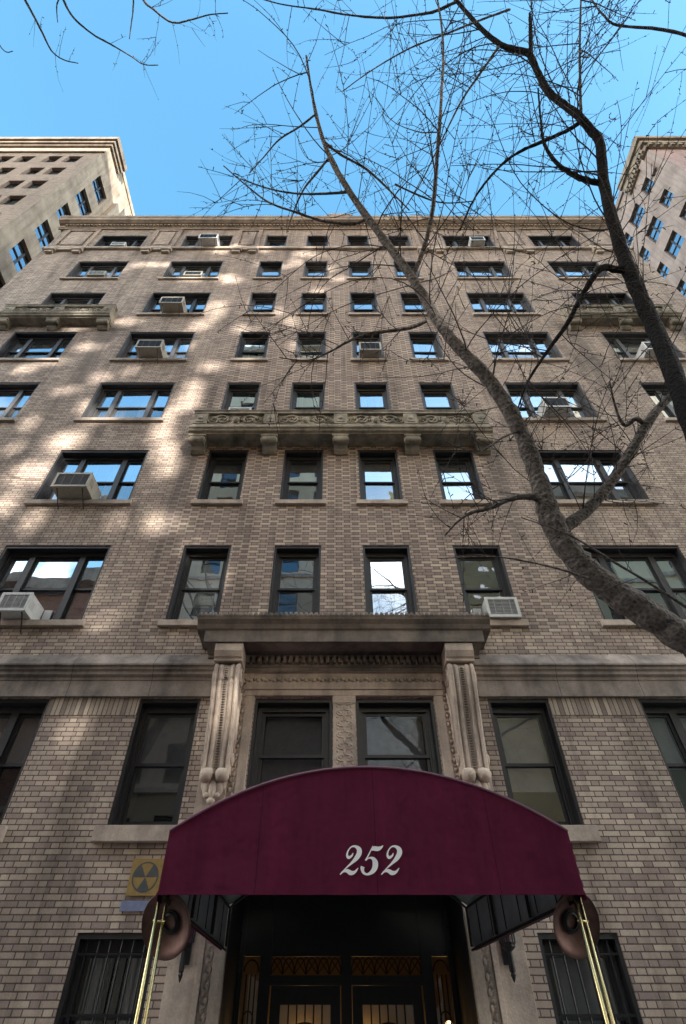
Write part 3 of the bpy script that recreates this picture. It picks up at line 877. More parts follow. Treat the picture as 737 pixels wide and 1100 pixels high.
AC(-5.75, 5, .70, .38, .14, 'shallow grey air conditioner in the wide left window of the second storey from the top', 'ac_tan', 'grille')
AC(-9.55, 5, .66, .36, .16, 'shallow grey air conditioner in the far left window of the second storey from the top', 'ac_tan', 'grille_white')
AC(-5.65, 6, .80, .50, .45, 'big white air conditioner right under the cornice, left of the narrow windows', 'ac_white', 'grille')
AC(-9.65, 6, .60, .34, .16, 'small white air conditioner in the top left corner window', 'ac_white', 'grille_white')
AC(6.1, 6, .62, .42, .36, 'white air conditioner right under the cornice, right of the narrow windows', 'ac_white', 'grille')

# ------------------------------------------------------------------ canopy over the entrance
canopy = thing('entrance_awning', 'maroon canvas barrel awning with white numerals 252 over the entrance', 'awning')
YF, YB = -3.34, -.14
FX0, FX1, BX0, BX1 = -1.52, 1.765, -1.50, 1.52
ZB, ZC, ZA = 2.405, 2.83, 3.335
def profile(t):
    """t in 0..1 left to right over the arc, local x -1..1 and z"""
    Rr = (1+ .31**2)/(2*.31)
    x = -1+2*t
    return x, ZC+(ZA-ZC)*((math.sqrt(max(Rr*Rr-x*x, 0))-(Rr-.31))/.31)
NA = 36
loop = [(-1, ZB)]+[profile(i/NA) for i in range(NA+1)]+[(1, ZB)]
def cpt(lx, z, k, ins=0.0):
    """k 0 front .. 1 back"""
    c = (FX0+FX1)/2*(1-k)+(BX0+BX1)/2*k; h = (FX1-FX0)/2*(1-k)+(BX1-BX0)/2*k
    sag = 0.0
    return (c+lx*(h-ins), YF+(YB-YF)*k, z-(ins if z > ZB+.01 else 0)-sag)
c = MB(); NK = 12
for j in range(NK):
    k0, k1 = j/NK, (j+1)/NK
    for i in range(len(loop)-1):
        (a, za), (b, zb) = loop[i], loop[i+1]
        c.quad(cpt(a,za,k0), cpt(a,za,k1), cpt(b,zb,k1), cpt(b,zb,k0))
# front panel as vertical strips so the canvas can ripple a touch
for i in range(NA):
    (a, za), (b, zb) = profile(i/NA), profile((i+1)/NA)
    A = cpt(a, za, 0); B = cpt(b, zb, 0); a0 = cpt(a, ZB, 0); b0 = cpt(b, ZB, 0)
    c.quad(a0, b0, B, A)
cov = c.build('cover', M['fabric'], canopy)
c = MB()
for j in range(NK):
    k0, k1 = j/NK, (j+1)/NK
    for i in range(len(loop)-1):
        (a, za), (b, zb) = loop[i], loop[i+1]
        c.quad(cpt(a,za,k0,.02), cpt(b,zb,k0,.02), cpt(b,zb,k1,.02), cpt(a,za,k1,.02))
c.build('lining', M['lining'], canopy)
c = MB()
pts = [cpt(a, z+.004, 0) for a, z in loop[1:-1]]
c.tube([(x, y-.004, z) for x, y, z in pts], .011, 6)
c.build('piping', M['piping'], canopy, True)
c = MB()
for k in (.02, .34, .67, .985):
    c.tube([cpt(a, z, k, .05) for a, z in loop], .016, 6)
for lx, z in ((-1, ZB+.02), (1, ZB+.02), (-1, ZC), (1, ZC), (0, ZA-.05), (-.55, profile(.225)[1]-.04), (.55, profile(.775)[1]-.04)):
    c.tube([cpt(lx, z, .02, .05), cpt(lx, z, .985, .05)], .014, 6)
for i in range(1, 7):
    for lx in (-1, 1):
        c.tube([cpt(lx, ZB+.01, i/7, .04), cpt(lx, ZC+.0, i/7, .04)], .006, 5)
c.build('awning_frame', M['iron'], canopy)
c = MB()
c.box(FX0, FX1, YF-.012, YF-.004, ZB-.004, ZB+.02)
for (x0, x1, s) in ((FX0, BX0, -1), (FX1, BX1, 1)):
    for i in range(44):                                 # fringe tabs along the side hem
        k = (i+.5)/44; p = cpt(s, ZB, k)
        c.box(p[0]-.006+s*.006, p[0]+.006+s*.006, p[1]-.03, p[1]+.03, ZB-.03, ZB+.012)
c.build('hem', M['fabric'], canopy)
# numerals
def catmull(P, n=8):
    out = []
    for i in range(len(P)-1):
        p0 = P[max(i-1, 0)]; p1 = P[i]; p2 = P[i+1]; p3 = P[min(i+2, len(P)-1)]
        for k in range(n):
            t = k/n
            out.append(tuple(.5*((2*b)+(-a+c_)*t+(2*a-5*b+4*c_-d)*t*t+(-a+3*b-3*c_+d)*t**3) for a, b, c_, d in zip(p0, p1, p2, p3)))
    out.append(P[-1]); return out
two = [[(186,176,8),(176,200,20),(150,216,30),(133,196,22),(138,158,13),(165,122,14),(200,116,24),(236,140,46),(242,178,54),(218,224,46),(180,264,26),(135,306,12),(96,346,8),(84,364,10)],
       [(84,364,10),(110,338,20),(145,332,36),(180,350,44),(214,342,28),(242,308,7)]]
five = [[(352,148,22),(376,136,46),(412,138,46),(440,126,28),(460,108,6)],
        [(366,112,9),(348,152,11),(326,200,13),(304,242,16)],
        [(304,242,14),(336,220,14),(372,226,34),(394,262,56),(392,308,56),(366,344,40),(326,362,22),(292,346,26),(280,312,38),(284,296,42)]]
def mark(c, strokes, ox, yy):
    for si, st in enumerate(strokes):
        q = catmull(st); L = []; Rr = []
        for i, (x, y, w) in enumerate(q):
            a = q[max(i-1, 0)]; b = q[min(i+1, len(q)-1)]
            tx, ty = b[0]-a[0], b[1]-a[1]; ln = math.hypot(tx, ty) or 1
            nx, ny = -ty/ln, tx/ln
            w = w*.88 if w > 18 else w*.9; L.append((x+nx*w/2, y+ny*w/2)); Rr.append((x-nx*w/2, y-ny*w/2))
        def w3(p): return (.137+(p[0]+ox-360+(235-p[1])*.10)*.000875, yy-.0006*si, 2.632-(p[1]-235)*.000775)
        for i in range(len(q)-1): c.quad(w3(L[i]), w3(Rr[i]), w3(Rr[i+1]), w3(L[i+1]))
for st_, ox_ in ((two, 0), (five, 0), (two, 370)):
    c = MB(); mark(c, st_, ox_, YF-.006); c.build('numeral', M['numeral'], canopy)
# brass poles: a pair of tubes on each side
for s, xc in ((-1, FX0+.035), (1, FX1-.045)):
    b = MB()
    for dx, dy in ((-.026, 0), (.026, .03)):
        b.tube([(xc+dx, YF+.05+dy, 0), (xc+dx, YF+.05+dy, ZB+.05)], .014, 12)
    for zz in (2.25, 1.45, .6):
        b.tube([(xc-.045, YF+.05, zz), (xc+.045, YF+.08, zz)], .008, 8)
    b.lathe([(0,0), (.07,0), (.07,.015), (.03,.03), (.03,.06), (0,.06)], (xc, YF+.065, 0), (0,0,1), 16)
    b.build('pole', M['brass'], canopy, True)
# the copper dishes behind the poles
def dish(px, py, Y, ax, lab):
    x, y, z = wall_pt(px, py, Y)
    t = thing('copper_dish', lab, 'lamp', (x, y, z), 'round copper dishes under the awning corners')
    a = Vector(ax).normalized()
    b = MB(); r = .215
    b.lathe([(.0, -.05), (.06,-.05), (.11,-.045), (.17,-.02), (r, .03), (r+.006, .036), (r, .042), (.17,-.005), (.11,-.03), (.06,-.036), (0,-.036)], (0,0,0), a, 40)
    b.build('dish', M['bronze'], t, True)
    b = MB(); b.lathe([(.048,.0), (.062,.0), (.066,-.02), (.062,-.03), (.048,-.03)][::-1], -a*.01+a*.0, a, 28)
    b.lathe([(.075,-.033), (.08,-.02), (.075,-.015), (.066,-.02)], (0,0,0), a, 28)
    b.build('ring', M['iron'], t, True)
    b = MB(); b.lathe([(.0,-.028), (.02,-.03), (.04,-.026)], (0,0,0), a, 20); b.build('socket', M['bronze'], t, True)
    b = MB(); q = -a*.05
    b.tube([q, q+Vector((0,.06,.10)), (0,.06,2.46-z)], .012, 8); b.build('hanger', M['iron'], t, True)
dish(181, 992, 5.16, (-.38, -1, -.45), 'round copper dish hung behind the left brass awning pole')
dish(616, 991, 5.16, (.38, -1, -.45), 'round copper dish hung behind the right brass awning pole')
# dark wall lanterns on the jambs
def lantern(x, lab):
    t = thing('wall_lantern', lab, 'lantern', (x, -.052, 2.2), 'dark lanterns on the portal jambs')
    b = MB()
    b.box(-.05, .05, -.02, 0, .05, .60); b.tube([(0,-.02,.42), (0,-.16,.46), (0,-.16,.36)], .014, 8)
    b.build('bracket', M['iron'], t)
    b = MB()
    b.lathe([(0,-.12), (.012,-.10), (.03,-.05), (.02,-.03), (.034,-.02), (.034,.16), (.085,.20), (.085,.22), (.095,.24)], (0,-.16,.0), (0,0,1), 6)
    b.lathe([(.10,.56), (.105,.58), (.06,.64), (.02,.67), (0,.70)], (0,-.16,0), (0,0,1), 6)
    for k in range(6):
        a = k*math.pi/3; b.tube([(.092*math.cos(a), -.16+.092*math.sin(a), .24), (.10*math.cos(a), -.16+.10*math.sin(a), .57)], .008, 4)
    b.build('housing', M['iron'], t)
    b = MB(); b.lathe([(.08,.24), (.09,.56)], (0,-.16,0), (0,0,1), 6); b.build('glass', M['glass_dim'], t)
lantern(-1.93, 'dark iron lantern with pointed foot on the left jamb of the portal')
lantern(1.90, 'dark iron lantern with pointed foot on the right jamb of the portal')
# shelter sign
t = thing('shelter_sign', 'square faded yellow sign with a dark three-bladed circle on the brick left of the awning', 'sign', (-2.63, -.012, 3.13))
b = MB(); b.box(-.205, .205, -.012, 0, -.20, .205); b.build('plate', M['sign_yellow'], t)
b = MB(); y = -.0145; r = .17
K = 48
def ring(r0, r1, a0, a1, n, yy):
    for i in range(n):
        p, q = a0+(a1-a0)*i/n, a0+(a1-a0)*(i+1)/n
        b.quad((r0*math.cos(p),yy,r0*math.sin(p)), (r1*math.cos(p),yy,r1*math.sin(p)), (r1*math.cos(q),yy,r1*math.sin(q)), (r0*math.cos(q),yy,r0*math.sin(q)))
ring(r-.018, r, 0, 2*math.pi, K, y)
for k in range(3):
    a = R(-120+120*k+30); ring(.004, r-.018, a-R(30), a+R(30), 10, y)
b.build('emblem', M['sign_black'], t)
b = MB(); b.box(-.24, .20, -.01, 0, -.36, -.25); b.build('lower_strip', M['sign_blue'], t)

# ------------------------------------------------------------------ neighbouring buildings
def simple_windows(root, fr, holes, frame_m, pane_m, two_light=False):
    for h in holes:
        a, b, c, d = h
        f = MB(); y0 = .16
        def bx(u0, u1, d0, d1, z0, z1): f.box(u0, u1, d0, d1, z0, z1, 0, fr)
        bx(a+.002, a+.07, y0, y0+.1, c+.002, d-.002); bx(b-.07, b-.002, y0, y0+.1, c+.002, d-.002)
        bx(a+.07, b-.07, y0+.002, y0+.1, d-.08, d-.003); bx(a+.07, b-.07, y0+.002, y0+.1, c+.003, c+.06)
        zm = (c+d)/2; bx(a+.07, b-.07, y0+.003, y0+.09, zm-.03, zm+.03)
        if two_light: bx((a+b)/2-.05, (a+b)/2+.05, y0-.002, y0+.1, c+.06, d-.08)
        o = f.build('window', frame_m, root)
        p = MB(); e = y0+.06
        p.quad(fr(a+.07,e,c+.06), fr(b-.07,e,c+.06), fr(b-.07,e,d-.08), fr(a+.07,e,d-.08)); p.build('pane', pane_m, o)

# left neighbour
LX, LH = -15.95, 47.3
nb = thing('tall_building', 'tall tan brick building with cream side wall rising beyond the roof at left', 'building')
def LF(u, d, z): return (u, d, z)
def LS(u, d, z): return (LX-d, u, z)
fh = []
for r in range(8):
    zt = 43.7-r*3.08
    for a in (-17.95, -19.3, -21.1, -22.5): fh.append((a-.02, a+.95, zt-1.7, zt))
sh = []
for r in range(9):
    zt = 43.0-r*3.12
    sh.append((.95, 2.35, zt-1.75, zt))
sh.append((3.9, 5.0, 41.2, 43.0)); sh.append((3.9, 5.0, 38.1, 39.9))
m_ = MB(); wall_grid(m_, LF, -45, LX, 0, LH, fh); m_.quad((-45,16,0), (-45,0,0), (-45,0,LH), (-45,16,LH))
m_.quad((LX,16,0), (-45,16,0), (-45,16,LH), (LX,16,LH)); m_.quad((-45,0,LH), (LX,0,LH), (LX,16,LH), (-45,16,LH))
m_.build('front_wall', [M['brick_left'], M['dark']], nb)
m_ = MB(); wall_grid(m_, LS, 0, 16, 0, LH, sh); m_.build('side_wall', [M['stucco_left'], M['dark']], nb)
simple_windows(nb, LF, fh, M['frame'], M['screen']); simple_windows(nb, LS, sh, M['frame'], M['glass'], True)
m_ = MB()
for z0, z1, p in ((46.2,46.5,.15), (46.5,46.9,.28), (46.9,47.5,.42)):
    m_.box(-45.2, LX+p, -p, 1.6, z0, z1+.002*p)
m_.box(-45.2, LX+.1, -.1, -.002, 44.6, 44.8)
for x in (-17.2, -20.2, -23.2, -26.2): m_.box(x-1.1, x+1.1, -.35, .2, 47.51, 47.75)
m_.build('cornice', M['tower_stone'], nb)
m_ = MB()                                              # parapet coping and pier on the side wall
m_.box(LX-.25, LX+.06, 1.61, 16.05, LH, LH+.5); m_.box(LX+.002, LX+.35, 2.9, 3.5, 40.3, 46.1)
m_.build('side_parapet', M['stucco_left'], nb)
m_ = MB(); m_.box(LX+.002, LX+.5, 3.7, 5.2, 40.5, 40.7)
for i in range(8): m_.box(LX+.44, LX+.47, 3.75+i*.19, 3.78+i*.19, 40.7, 41.5)
m_.box(LX+.42, LX+.49, 3.7, 5.2, 41.5, 41.56); m_.build('side_balcony', M['frame_grey'], nb)

# right neighbour
RX, RY, RH = 24.9, 1.2, 53.6
nb2 = thing('tall_building', 'tall rosy brick building with pinkish plain side wall beyond the roof at right', 'building')
def RF(u, d, z): return (u, RY+d, z)
def RS(u, d, z): return (RX+d, RY-u, z)
fh = []
for r in range(9):
    zt = 49.6-r*3.4
    for a in (26.6, 29.2, 31.8): fh.append((a, a+1.2, zt-1.8, zt))
sh = []
for r in range(8):
    zt = 50.95-r*3.4
    sh.append((-5.0, -3.5, zt-1.9, zt)); sh.append((-6.9, -5.7, zt-1.7, zt-.1)); sh.append((-9.9, -8.7, zt-1.7, zt-.1)); sh.append((-2.6, -1.6, zt-1.7, zt-.1))
m_ = MB(); wall_grid(m_, RF, RX, 48, 0, RH, fh); m_.quad((48,RY,0), (48,18,0), (48,18,RH), (48,RY,RH)); m_.quad((48,18,0), (RX,18,0), (RX,18,RH), (48,18,RH))
m_.quad((RX,RY,RH), (48,RY,RH), (48,18,RH), (RX,18,RH)); m_.build('front_wall', [M['brick_right'], M['dark']], nb2)
m_ = MB(); wall_grid(m_, RS, -17, 0, 0, RH, sh); m_.build('side_wall', [M['stucco_right'], M['dark']], nb2)
simple_windows(nb2, RF, fh, M['frame'], M['screen']); simple_windows(nb2, RS, sh, M['frame'], M['glass'], True)
m_ = MB()
for z0, z1, p in ((52.1,52.6,.2), (52.6,53.2,.4), (53.2,53.9,.6)):
    m_.box(RX-p, 48.3, RY-p, RY+3.2, z0, z1+.002*p)
for i in range(9):
    m_.box(RX-.38, RX-.2, RY+.1+i*.34, RY+.3+i*.34, 52.15, 52.58)
for i in range(30): m_.box(RX+i*.6, RX+.3+i*.6, RY-.38, RY-.2, 52.15, 52.58)
m_.build('cornice', M['tower_stone'], nb2)
m_ = MB(); m_.box(RX-.15, RX+.3, 4.45, 17, 53.6, 54.1); m_.box(RX-.2, RX-.002, 1.9, 2.5, 49.6, 52.09); m_.box(RX-.12, RX-.002, 9.2, 9.9, 20, 53.59)
m_.build('side_pier', M['stucco_right'], nb2)

# ------------------------------------------------------------------ across the street, behind the camera
def opposite(name, lab, x0, x1, yf, depth, h, wall_m, cols, pitch=3.2, ww=1.2, first=3.6, wh=1.8):
    rt = thing(name, lab, 'building')
    def fr(u, d, z): return (-u, yf-d, z)
    holes = []
    n = int((h-first-1)/pitch)
    for c_ in range(cols):
        uc = -x1+(x1-x0)*(c_+.5)/cols
        for r_ in range(n): holes.append((uc-ww/2, uc+ww/2, first+r_*pitch, first+r_*pitch+wh))
    m_ = MB(); wall_grid(m_, fr, -x1, -x0, 0, h, holes)
    y2 = yf-depth
    m_.quad((x0,yf,0), (x0,y2,0), (x0,y2,h), (x0,yf,h)); m_.quad((x1,y2,0), (x1,yf,0), (x1,yf,h), (x1,y2,h))
    m_.quad((x0,y2,0), (x1,y2,0), (x1,y2,h), (x0,y2,h)); m_.quad((x0,yf,h), (x1,yf,h), (x1,y2,h), (x0,y2,h))
    m_.build('wall', [wall_m, M['dark']], rt)
    m_ = MB()
    m_.box(x0-.1, x1+.1, yf+.002, yf+.5, h-.7, h+.2)
    for r_ in range(2, n, 4): m_.box(x0, x1, yf+.002, yf+.12, first+r_*pitch-.5, first+r_*pitch-.25)
    m_.build('cornice', M['limestone'], rt)
    simple_windows(rt, fr, holes, M['frame'], M['glass_dim'])
opposite('apartment_building', 'cream limestone apartment tower across the street, mirrored in the middle windows', -13.5, .35, -18.5, 16, 53, M['cream'], 6)
opposite('apartment_building', 'pale yellow apartment house across the street, mirrored in the lower right windows', 12.0, 40, -18.5, 4, 31, M['cream_yellow'], 8)
opposite('apartment_building', 'red brick row house across the street, mirrored in the lowest left windows', -60, -13.7, -18.5, 14, 23, M['brick_red'], 9)
opposite('low_building', 'low pale stone garage house in the gap across the street', .45, 11.9, -19.0, 14, 7.5, M['cream'], 3)
opposite('apartment_building', 'unseen pale tower added across the street at right to shade the right neighbour', 41, 60, -30, 10, 74, M['cream'], 5)  # added out of view to keep direct sun off the right neighbour's front

# invented unseen wall, its holes shaped to throw sun patches onto the facade
PATCH = [(70,500,24,18), (150,445,16,14), (36,455,22,14), (110,405,26,10), (72,420,30,12), (15,478,22,16), (186,560,20,20), (214,600,12,16), (90,640,18,14), (104,780,10,30), (66,830,14,20), (332,274,30,9), (300,334,18,14), (352,288,26,8), (262,352,24,12), (20,395,40,14), (180,330,30,12), (160,430,30,20), (40,560,40,24), (170,565,40,30), (236,300,26,10), (200,300,30,10), (365,300,22,9), (322,372,20,14),(30,510,66,46), (6,535,30,40), (112,438,64,34), (62,478,60,30), (168,470,44,52), (200,432,34,44), (182,510,22,40), (232,330,26,26), (214,352,30,18), (242,268,44,10),
    (172,286,52,8), (112,291,44,8), (292,286,46,9), (285,268,26,7), (275,325,20,14), (322,281,30,8), (313,346,16,12), (342,312,20,10), (58,392,30,14), (90,352,40,12),
    (136,345,26,12), (98,374,40,14), (144,402,18,16), (230,618,18,40), (136,650,16,14), (112,668,30,16), (80,790,18,44), (234,775,22,60), (338,612,12,34),
    (12,432,24,24), (205,585,14,24), (250,300,40,10), (60,308,40,9), (228,395,24,16), (120,560,20,20), (190,372,30,12), (262,392,16,10)]
holes = []
pr = random.Random(5)
kk = 1/math.hypot(.55, 1.0)
for (px, py, w, h) in PATCH:
    for q in range(3):
        ox, oy = pr.uniform(-.28, .28)*w, pr.uniform(-.28, .28)*h; sw, sh_ = pr.uniform(.34, .74)*w, pr.uniform(.34, .74)*h
        a = wall_pt(px+ox-sw/2, py+oy+sh_/2); b = wall_pt(px+ox+sw/2, py+oy-sh_/2)
        cx = (a[0]+b[0])/2; hwid = (sw*11.738/(py+20))/2
        D_ = 40.0; t_ = D_/(math.cos(SUN_EL)*kk)
        holes.append((cx+.55*D_-hwid, cx+.55*D_+hwid, a[2]+math.sin(SUN_EL)*t_, b[2]+math.sin(SUN_EL)*t_))
rt = thing('sun_mask_wall', 'unseen pale wall added behind the street, with holes cut to cast sun patches on the facade', 'building')
m_ = MB()
us = sorted({8.0, 50.0, *[q for h in holes for q in h[:2]]}); zs = sorted({0.0, 52.0, *[q for h in holes for q in h[2:]]})
for i in range(len(us)-1):
    for j in range(len(zs)-1):
        uc, zc = (us[i]+us[i+1])/2, (zs[j]+zs[j+1])/2
        if any(h[0] < uc < h[1] and h[2] < zc < h[3] for h in holes): continue
        m_.quad((us[i],-40,zs[j]), (us[i+1],-40,zs[j]), (us[i+1],-40,zs[j+1]), (us[i],-40,zs[j+1]))
for x0, x1 in ((7.6, 8.0), (50.0, 50.4)): m_.box(x0, x1, -40.2, -39.6, 0, 52)
sw_ = m_.build('wall', M['cream_yellow'], rt); sm_ = sw_.modifiers.new('thickness', 'SOLIDIFY'); sm_.thickness = .2; sm_.offset = 0

# ------------------------------------------------------------------ street trees
def smooth_path(P, n=6):
    return catmull([tuple(p) for p in P], n)
def px_path(L):
    """(px, py, depth along the axis, width in px) -> (x, y, z, radius)"""
    return [(*at(a, b, d), w*d/570/2*THIN) for a, b, d, w in L]
def thin(P, k): return [(x, y, z, r*k) for x, y, z, r in P]
THIN = .84
class Tree:
    def __init__(s, seed):
        s.wood = MB(); s.dark = MB(); s.tw = MB(); s.r = random.Random(seed); s.limbs = []
    def limb(s, P, sides=10, n=6, wood=True, rough=.06, dark=False):
        q = smooth_path(P, n)
        out = []
        for i, (x, y, z, r) in enumerate(q):
            j = r*rough
            out.append((x+s.r.gauss(0, j), y+s.r.gauss(0, j), z+s.r.gauss(0, j), max(r*(1+s.r.gauss(0, rough)), .003)))
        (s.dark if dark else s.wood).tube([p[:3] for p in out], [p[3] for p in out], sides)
        s.limbs.append(out); return out
    def twig(s, p, d, L, r, depth, droop=0.0):
        n = max(3, int(L/.16)); pts = [Vector(p)]; rad = [r]; d = Vector(d).normalized()
        curve = Vector((s.r.gauss(0,1), s.r.gauss(0,1), s.r.gauss(0,1)))*.065
        for i in range(n):
            kink = Vector((s.r.gauss(0,1), s.r.gauss(0,1), s.r.gauss(0,1)))*.05
            d = (d+curve+kink+Vector((0,0,-droop))).normalized()
            pts.append(pts[-1]+d*(L/n)); rad.append(r*(1-.62*(i+1)/n))
        s.tw.tube(pts, rad, 5 if r > .01 else 4, False)
        # spur shoots
        for i in range(n):
            for k in range(2 if depth > 0 else 2):
                if s.r.random() < .42:
                    b = pts[i].lerp(pts[i+1], s.r.random())
                    v = Vector((s.r.gauss(0,1), s.r.gauss(0,1), s.r.gauss(0,1))).normalized()
                    l_ = s.r.uniform(.015, .045)
                    s.tw.tube([b, b+v*l_], [.0045, .0065], 3, True)
        if depth > 0:
            m = int(L/.62)+s.r.choice((0, 1))
            for _ in range(m):
                i = s.r.randint(max(1, n//5), n-1)
                t = (pts[i+1]-pts[i]).normalized()
                v = Vector((s.r.gauss(0,1), s.r.gauss(0,1), s.r.gauss(0,1)))
                v = (v-t*v.dot(t)).normalized()
                s.twig(pts[i], t*s.r.uniform(.45, 1.0)+v*s.r.uniform(.5, 1.0), L*s.r.uniform(.3, .6), max(rad[i]*.72, .0048), depth-1, droop)
    def sprout(s, path, n, L, r, depth=1, lo=.1, hi=1.0, up=.2, droop=0.0, bias=None):
        for _ in range(n):
            i = int((lo+(hi-lo)*s.r.random())*(len(path)-2)); i = max(0, min(i, len(path)-2))
            p = Vector(path[i][:3]); t = (Vector(path[i+1][:3])-p).normalized()
            v = Vector((s.r.gauss(0,1), s.r.gauss(0,1), s.r.gauss(0,1))); v = (v-t*v.dot(t)).normalized()
            d = t*s.r.uniform(.1, .8)+v+Vector((0,0,up))
            if bias: d += Vector(bias)
            s.twig(p, d, L*s.r.uniform(.55, 1.3), min(r*s.r.uniform(.7, 1.25), path[i][3]*.7+.002), depth, droop)
    def build(s, name, label, loc):
        t = thing(name, label, 'tree', loc)
        off = Vector(loc)
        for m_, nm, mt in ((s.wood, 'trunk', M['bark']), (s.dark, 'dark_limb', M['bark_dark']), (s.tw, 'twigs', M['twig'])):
            if not m_.v: continue
            m_.v = [tuple(Vector(p)-off) for p in m_.v]
            m_.build(nm, mt, t, True)
        return t

T = Tree(3)
base = EYE+Vector((4.7, 4.1, -1.6))
j1 = at(770, 716, 5.15)
q1 = [(*base, .40), (*(EYE+Vector((4.6,4.15,-.8))), .31), (*(EYE+Vector((4.45,4.2,.6))), .28), (*(EYE+Vector((4.3,4.3,1.8))), .27), (*(EYE+Vector((4.1,3.9,2.9))), .235), (*at(790,545,5.2), .19)]
T.limb(q1, 16, 8, rough=.03)
l1 = T.limb([(*(EYE+Vector((4.28,4.35,1.9))), .22)]+px_path([(775,712,5.2,42), (737,686,5.25,40), (700,662,5.35,38), (660,636,5.45,36), (625,607,5.55,33), (603,580,5.62,31), (590,552,5.7,29), (580,520,5.8,23), (569,486,5.9,21), (551,448,6.0,19), (528,412,6.1,17), (503,384,6.2,15.5), (479,357,6.35,14), (456,320,6.6,12.5), (438,292,6.8,11.5), (416,262,7.1,10), (392,230,7.4,9), (370,197,7.7,7.5), (354,168,8.0,6), (343,137,8.3,5), (335,100,8.6,3.5), (329,60,8.9,2.5)]), 14, 6, rough=.05)
l1b = T.limb(px_path([(598,585,5.6,15), (608,566,5.62,16), (630,549,5.7,15), (655,520,5.8,14), (674,491,5.9,13), (694,457,6.0,11.5), (714,432,6.15,10), (738,412,6.3,8), (765,398,6.4,6), (800,380,6.5,4)]), 10, rough=.04)
l1c = T.limb(px_path([(583,540,5.75,6), (571,534,5.72,7.5), (548,536,5.7,6.5), (526,546,5.7,5.5), (506,551,5.7,4.5), (492,560,5.7,3), (478,575,5.7,2)]), 8)
l1d = T.limb(px_path([(694,457,6.0,6), (683,450,6.0,6.5), (671,457,6.0,5), (662,440,6.02,3), (655,410,6.05,2)]), 6)
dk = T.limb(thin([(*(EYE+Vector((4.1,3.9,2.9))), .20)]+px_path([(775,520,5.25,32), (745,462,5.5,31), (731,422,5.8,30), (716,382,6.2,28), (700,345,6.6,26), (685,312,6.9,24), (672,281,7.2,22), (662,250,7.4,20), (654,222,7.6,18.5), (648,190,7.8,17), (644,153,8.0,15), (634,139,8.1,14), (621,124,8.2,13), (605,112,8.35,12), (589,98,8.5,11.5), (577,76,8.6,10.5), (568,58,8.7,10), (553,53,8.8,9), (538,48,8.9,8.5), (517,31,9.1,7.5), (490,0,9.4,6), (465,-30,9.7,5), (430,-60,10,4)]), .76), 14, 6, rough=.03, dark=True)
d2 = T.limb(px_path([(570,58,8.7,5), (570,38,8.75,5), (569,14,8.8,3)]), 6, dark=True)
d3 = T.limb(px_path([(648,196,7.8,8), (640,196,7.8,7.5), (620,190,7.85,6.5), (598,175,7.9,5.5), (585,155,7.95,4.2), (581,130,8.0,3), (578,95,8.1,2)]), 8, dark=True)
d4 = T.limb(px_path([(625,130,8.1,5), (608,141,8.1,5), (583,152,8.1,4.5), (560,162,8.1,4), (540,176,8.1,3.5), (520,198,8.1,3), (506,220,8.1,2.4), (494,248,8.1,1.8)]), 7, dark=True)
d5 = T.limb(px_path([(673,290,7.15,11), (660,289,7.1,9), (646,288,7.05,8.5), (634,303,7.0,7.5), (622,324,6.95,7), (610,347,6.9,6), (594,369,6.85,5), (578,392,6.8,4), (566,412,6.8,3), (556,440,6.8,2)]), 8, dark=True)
l2 = T.limb(px_path([(444,297,6.8,6), (452,276,6.85,6), (460,250,6.9,6), (466,215,7.0,5.5), (470,160,7.2,4.6), (474,105,7.4,4), (476,48,7.6,3), (470,0,7.8,2.4), (460,-40,8,2)]), 7)
l3 = T.limb(px_path([(458,345,6.5,5), (440,352,6.5,5), (415,356,6.5,4.6), (394,359,6.5,4), (372,368,6.5,3.4), (352,379,6.5,2.6), (330,387,6.5,2), (300,384,6.5,1.4)]), 7)
l4 = T.limb(px_path([(394,235,7.4,4), (380,240,7.4,4), (350,238,7.4,3.5), (318,228,7.4,3), (290,218,7.4,2.4), (268,202,7.45,1.9), (240,178,7.5,1.3)]), 6)
l5 = T.limb(px_path([(374,206,7.65,4), (350,208,7.65,3.2), (320,208,7.65,2.5), (290,203,7.65,2), (258,192,7.7,1.4)]), 6)
l6 = T.limb(px_path([(355,168,8.0,3.2), (340,186,8.0,3), (326,204,8.0,2.4), (316,226,8.0,1.8), (308,250,8.0,1.3)]), 6)
l7 = T.limb(px_path([(348,152,8.1,3), (366,166,8.1,3), (394,182,8.1,3), (420,206,8.1,2.4), (440,226,8.1,1.6)]), 6)
l8 = T.limb(px_path([(340,122,8.4,2.6), (322,136,8.4,2.4), (300,150,8.4,2), (284,168,8.4,1.6), (268,186,8.4,1.2)]), 6)
l9 = T.limb(px_path([(376,240,7.4,3), (384,216,7.4,4), (424,198,7.4,2.6), (470,217,7.4,2), (510,216,7.4,1.4)][2:]), 5)
t1 = T.limb(px_path([(490,2,9.4,4), (468,12,9.4,3.6), (447,16,9.4,3.2), (420,19,9.4,3), (392,18,9.4,2.6), (367,15,9.4,2.3), (340,10,9.4,2), (300,4,9.5,1.6), (260,-8,9.6,1.4)]), 6)
t2 = T.limb(px_path([(800,62,8.6,6), (760,50,8.6,5), (737,38,8.6,4.4), (706,31,8.6,4), (663,27,8.6,3.4), (648,16,8.6,2.8), (636,0,8.7,2.2), (620,-30,8.8,1.6)]), 6)
t3 = T.limb(px_path([(624,122,8.2,3.6), (623,80,8.25,3.2), (623,40,8.3,2.8), (624,0,8.4,2.2), (625,-40,8.5,1.6)]), 6)
t4 = T.limb(px_path([(536,50,8.9,3.2), (515,80,8.8,3), (495,110,8.7,2.6), (475,150,8.6,2), (450,200,8.5,1.6), (430,230,8.5,1.2)]), 6)
t5 = T.limb(px_path([(552,36,8.8,2), (548,10,8.9,3), (520,20,8.8,2.6), (480,36,8.6,2.4), (440,52,8.5,2), (400,75,8.4,1.6), (368,98,8.3,1.2)][1:]), 5)
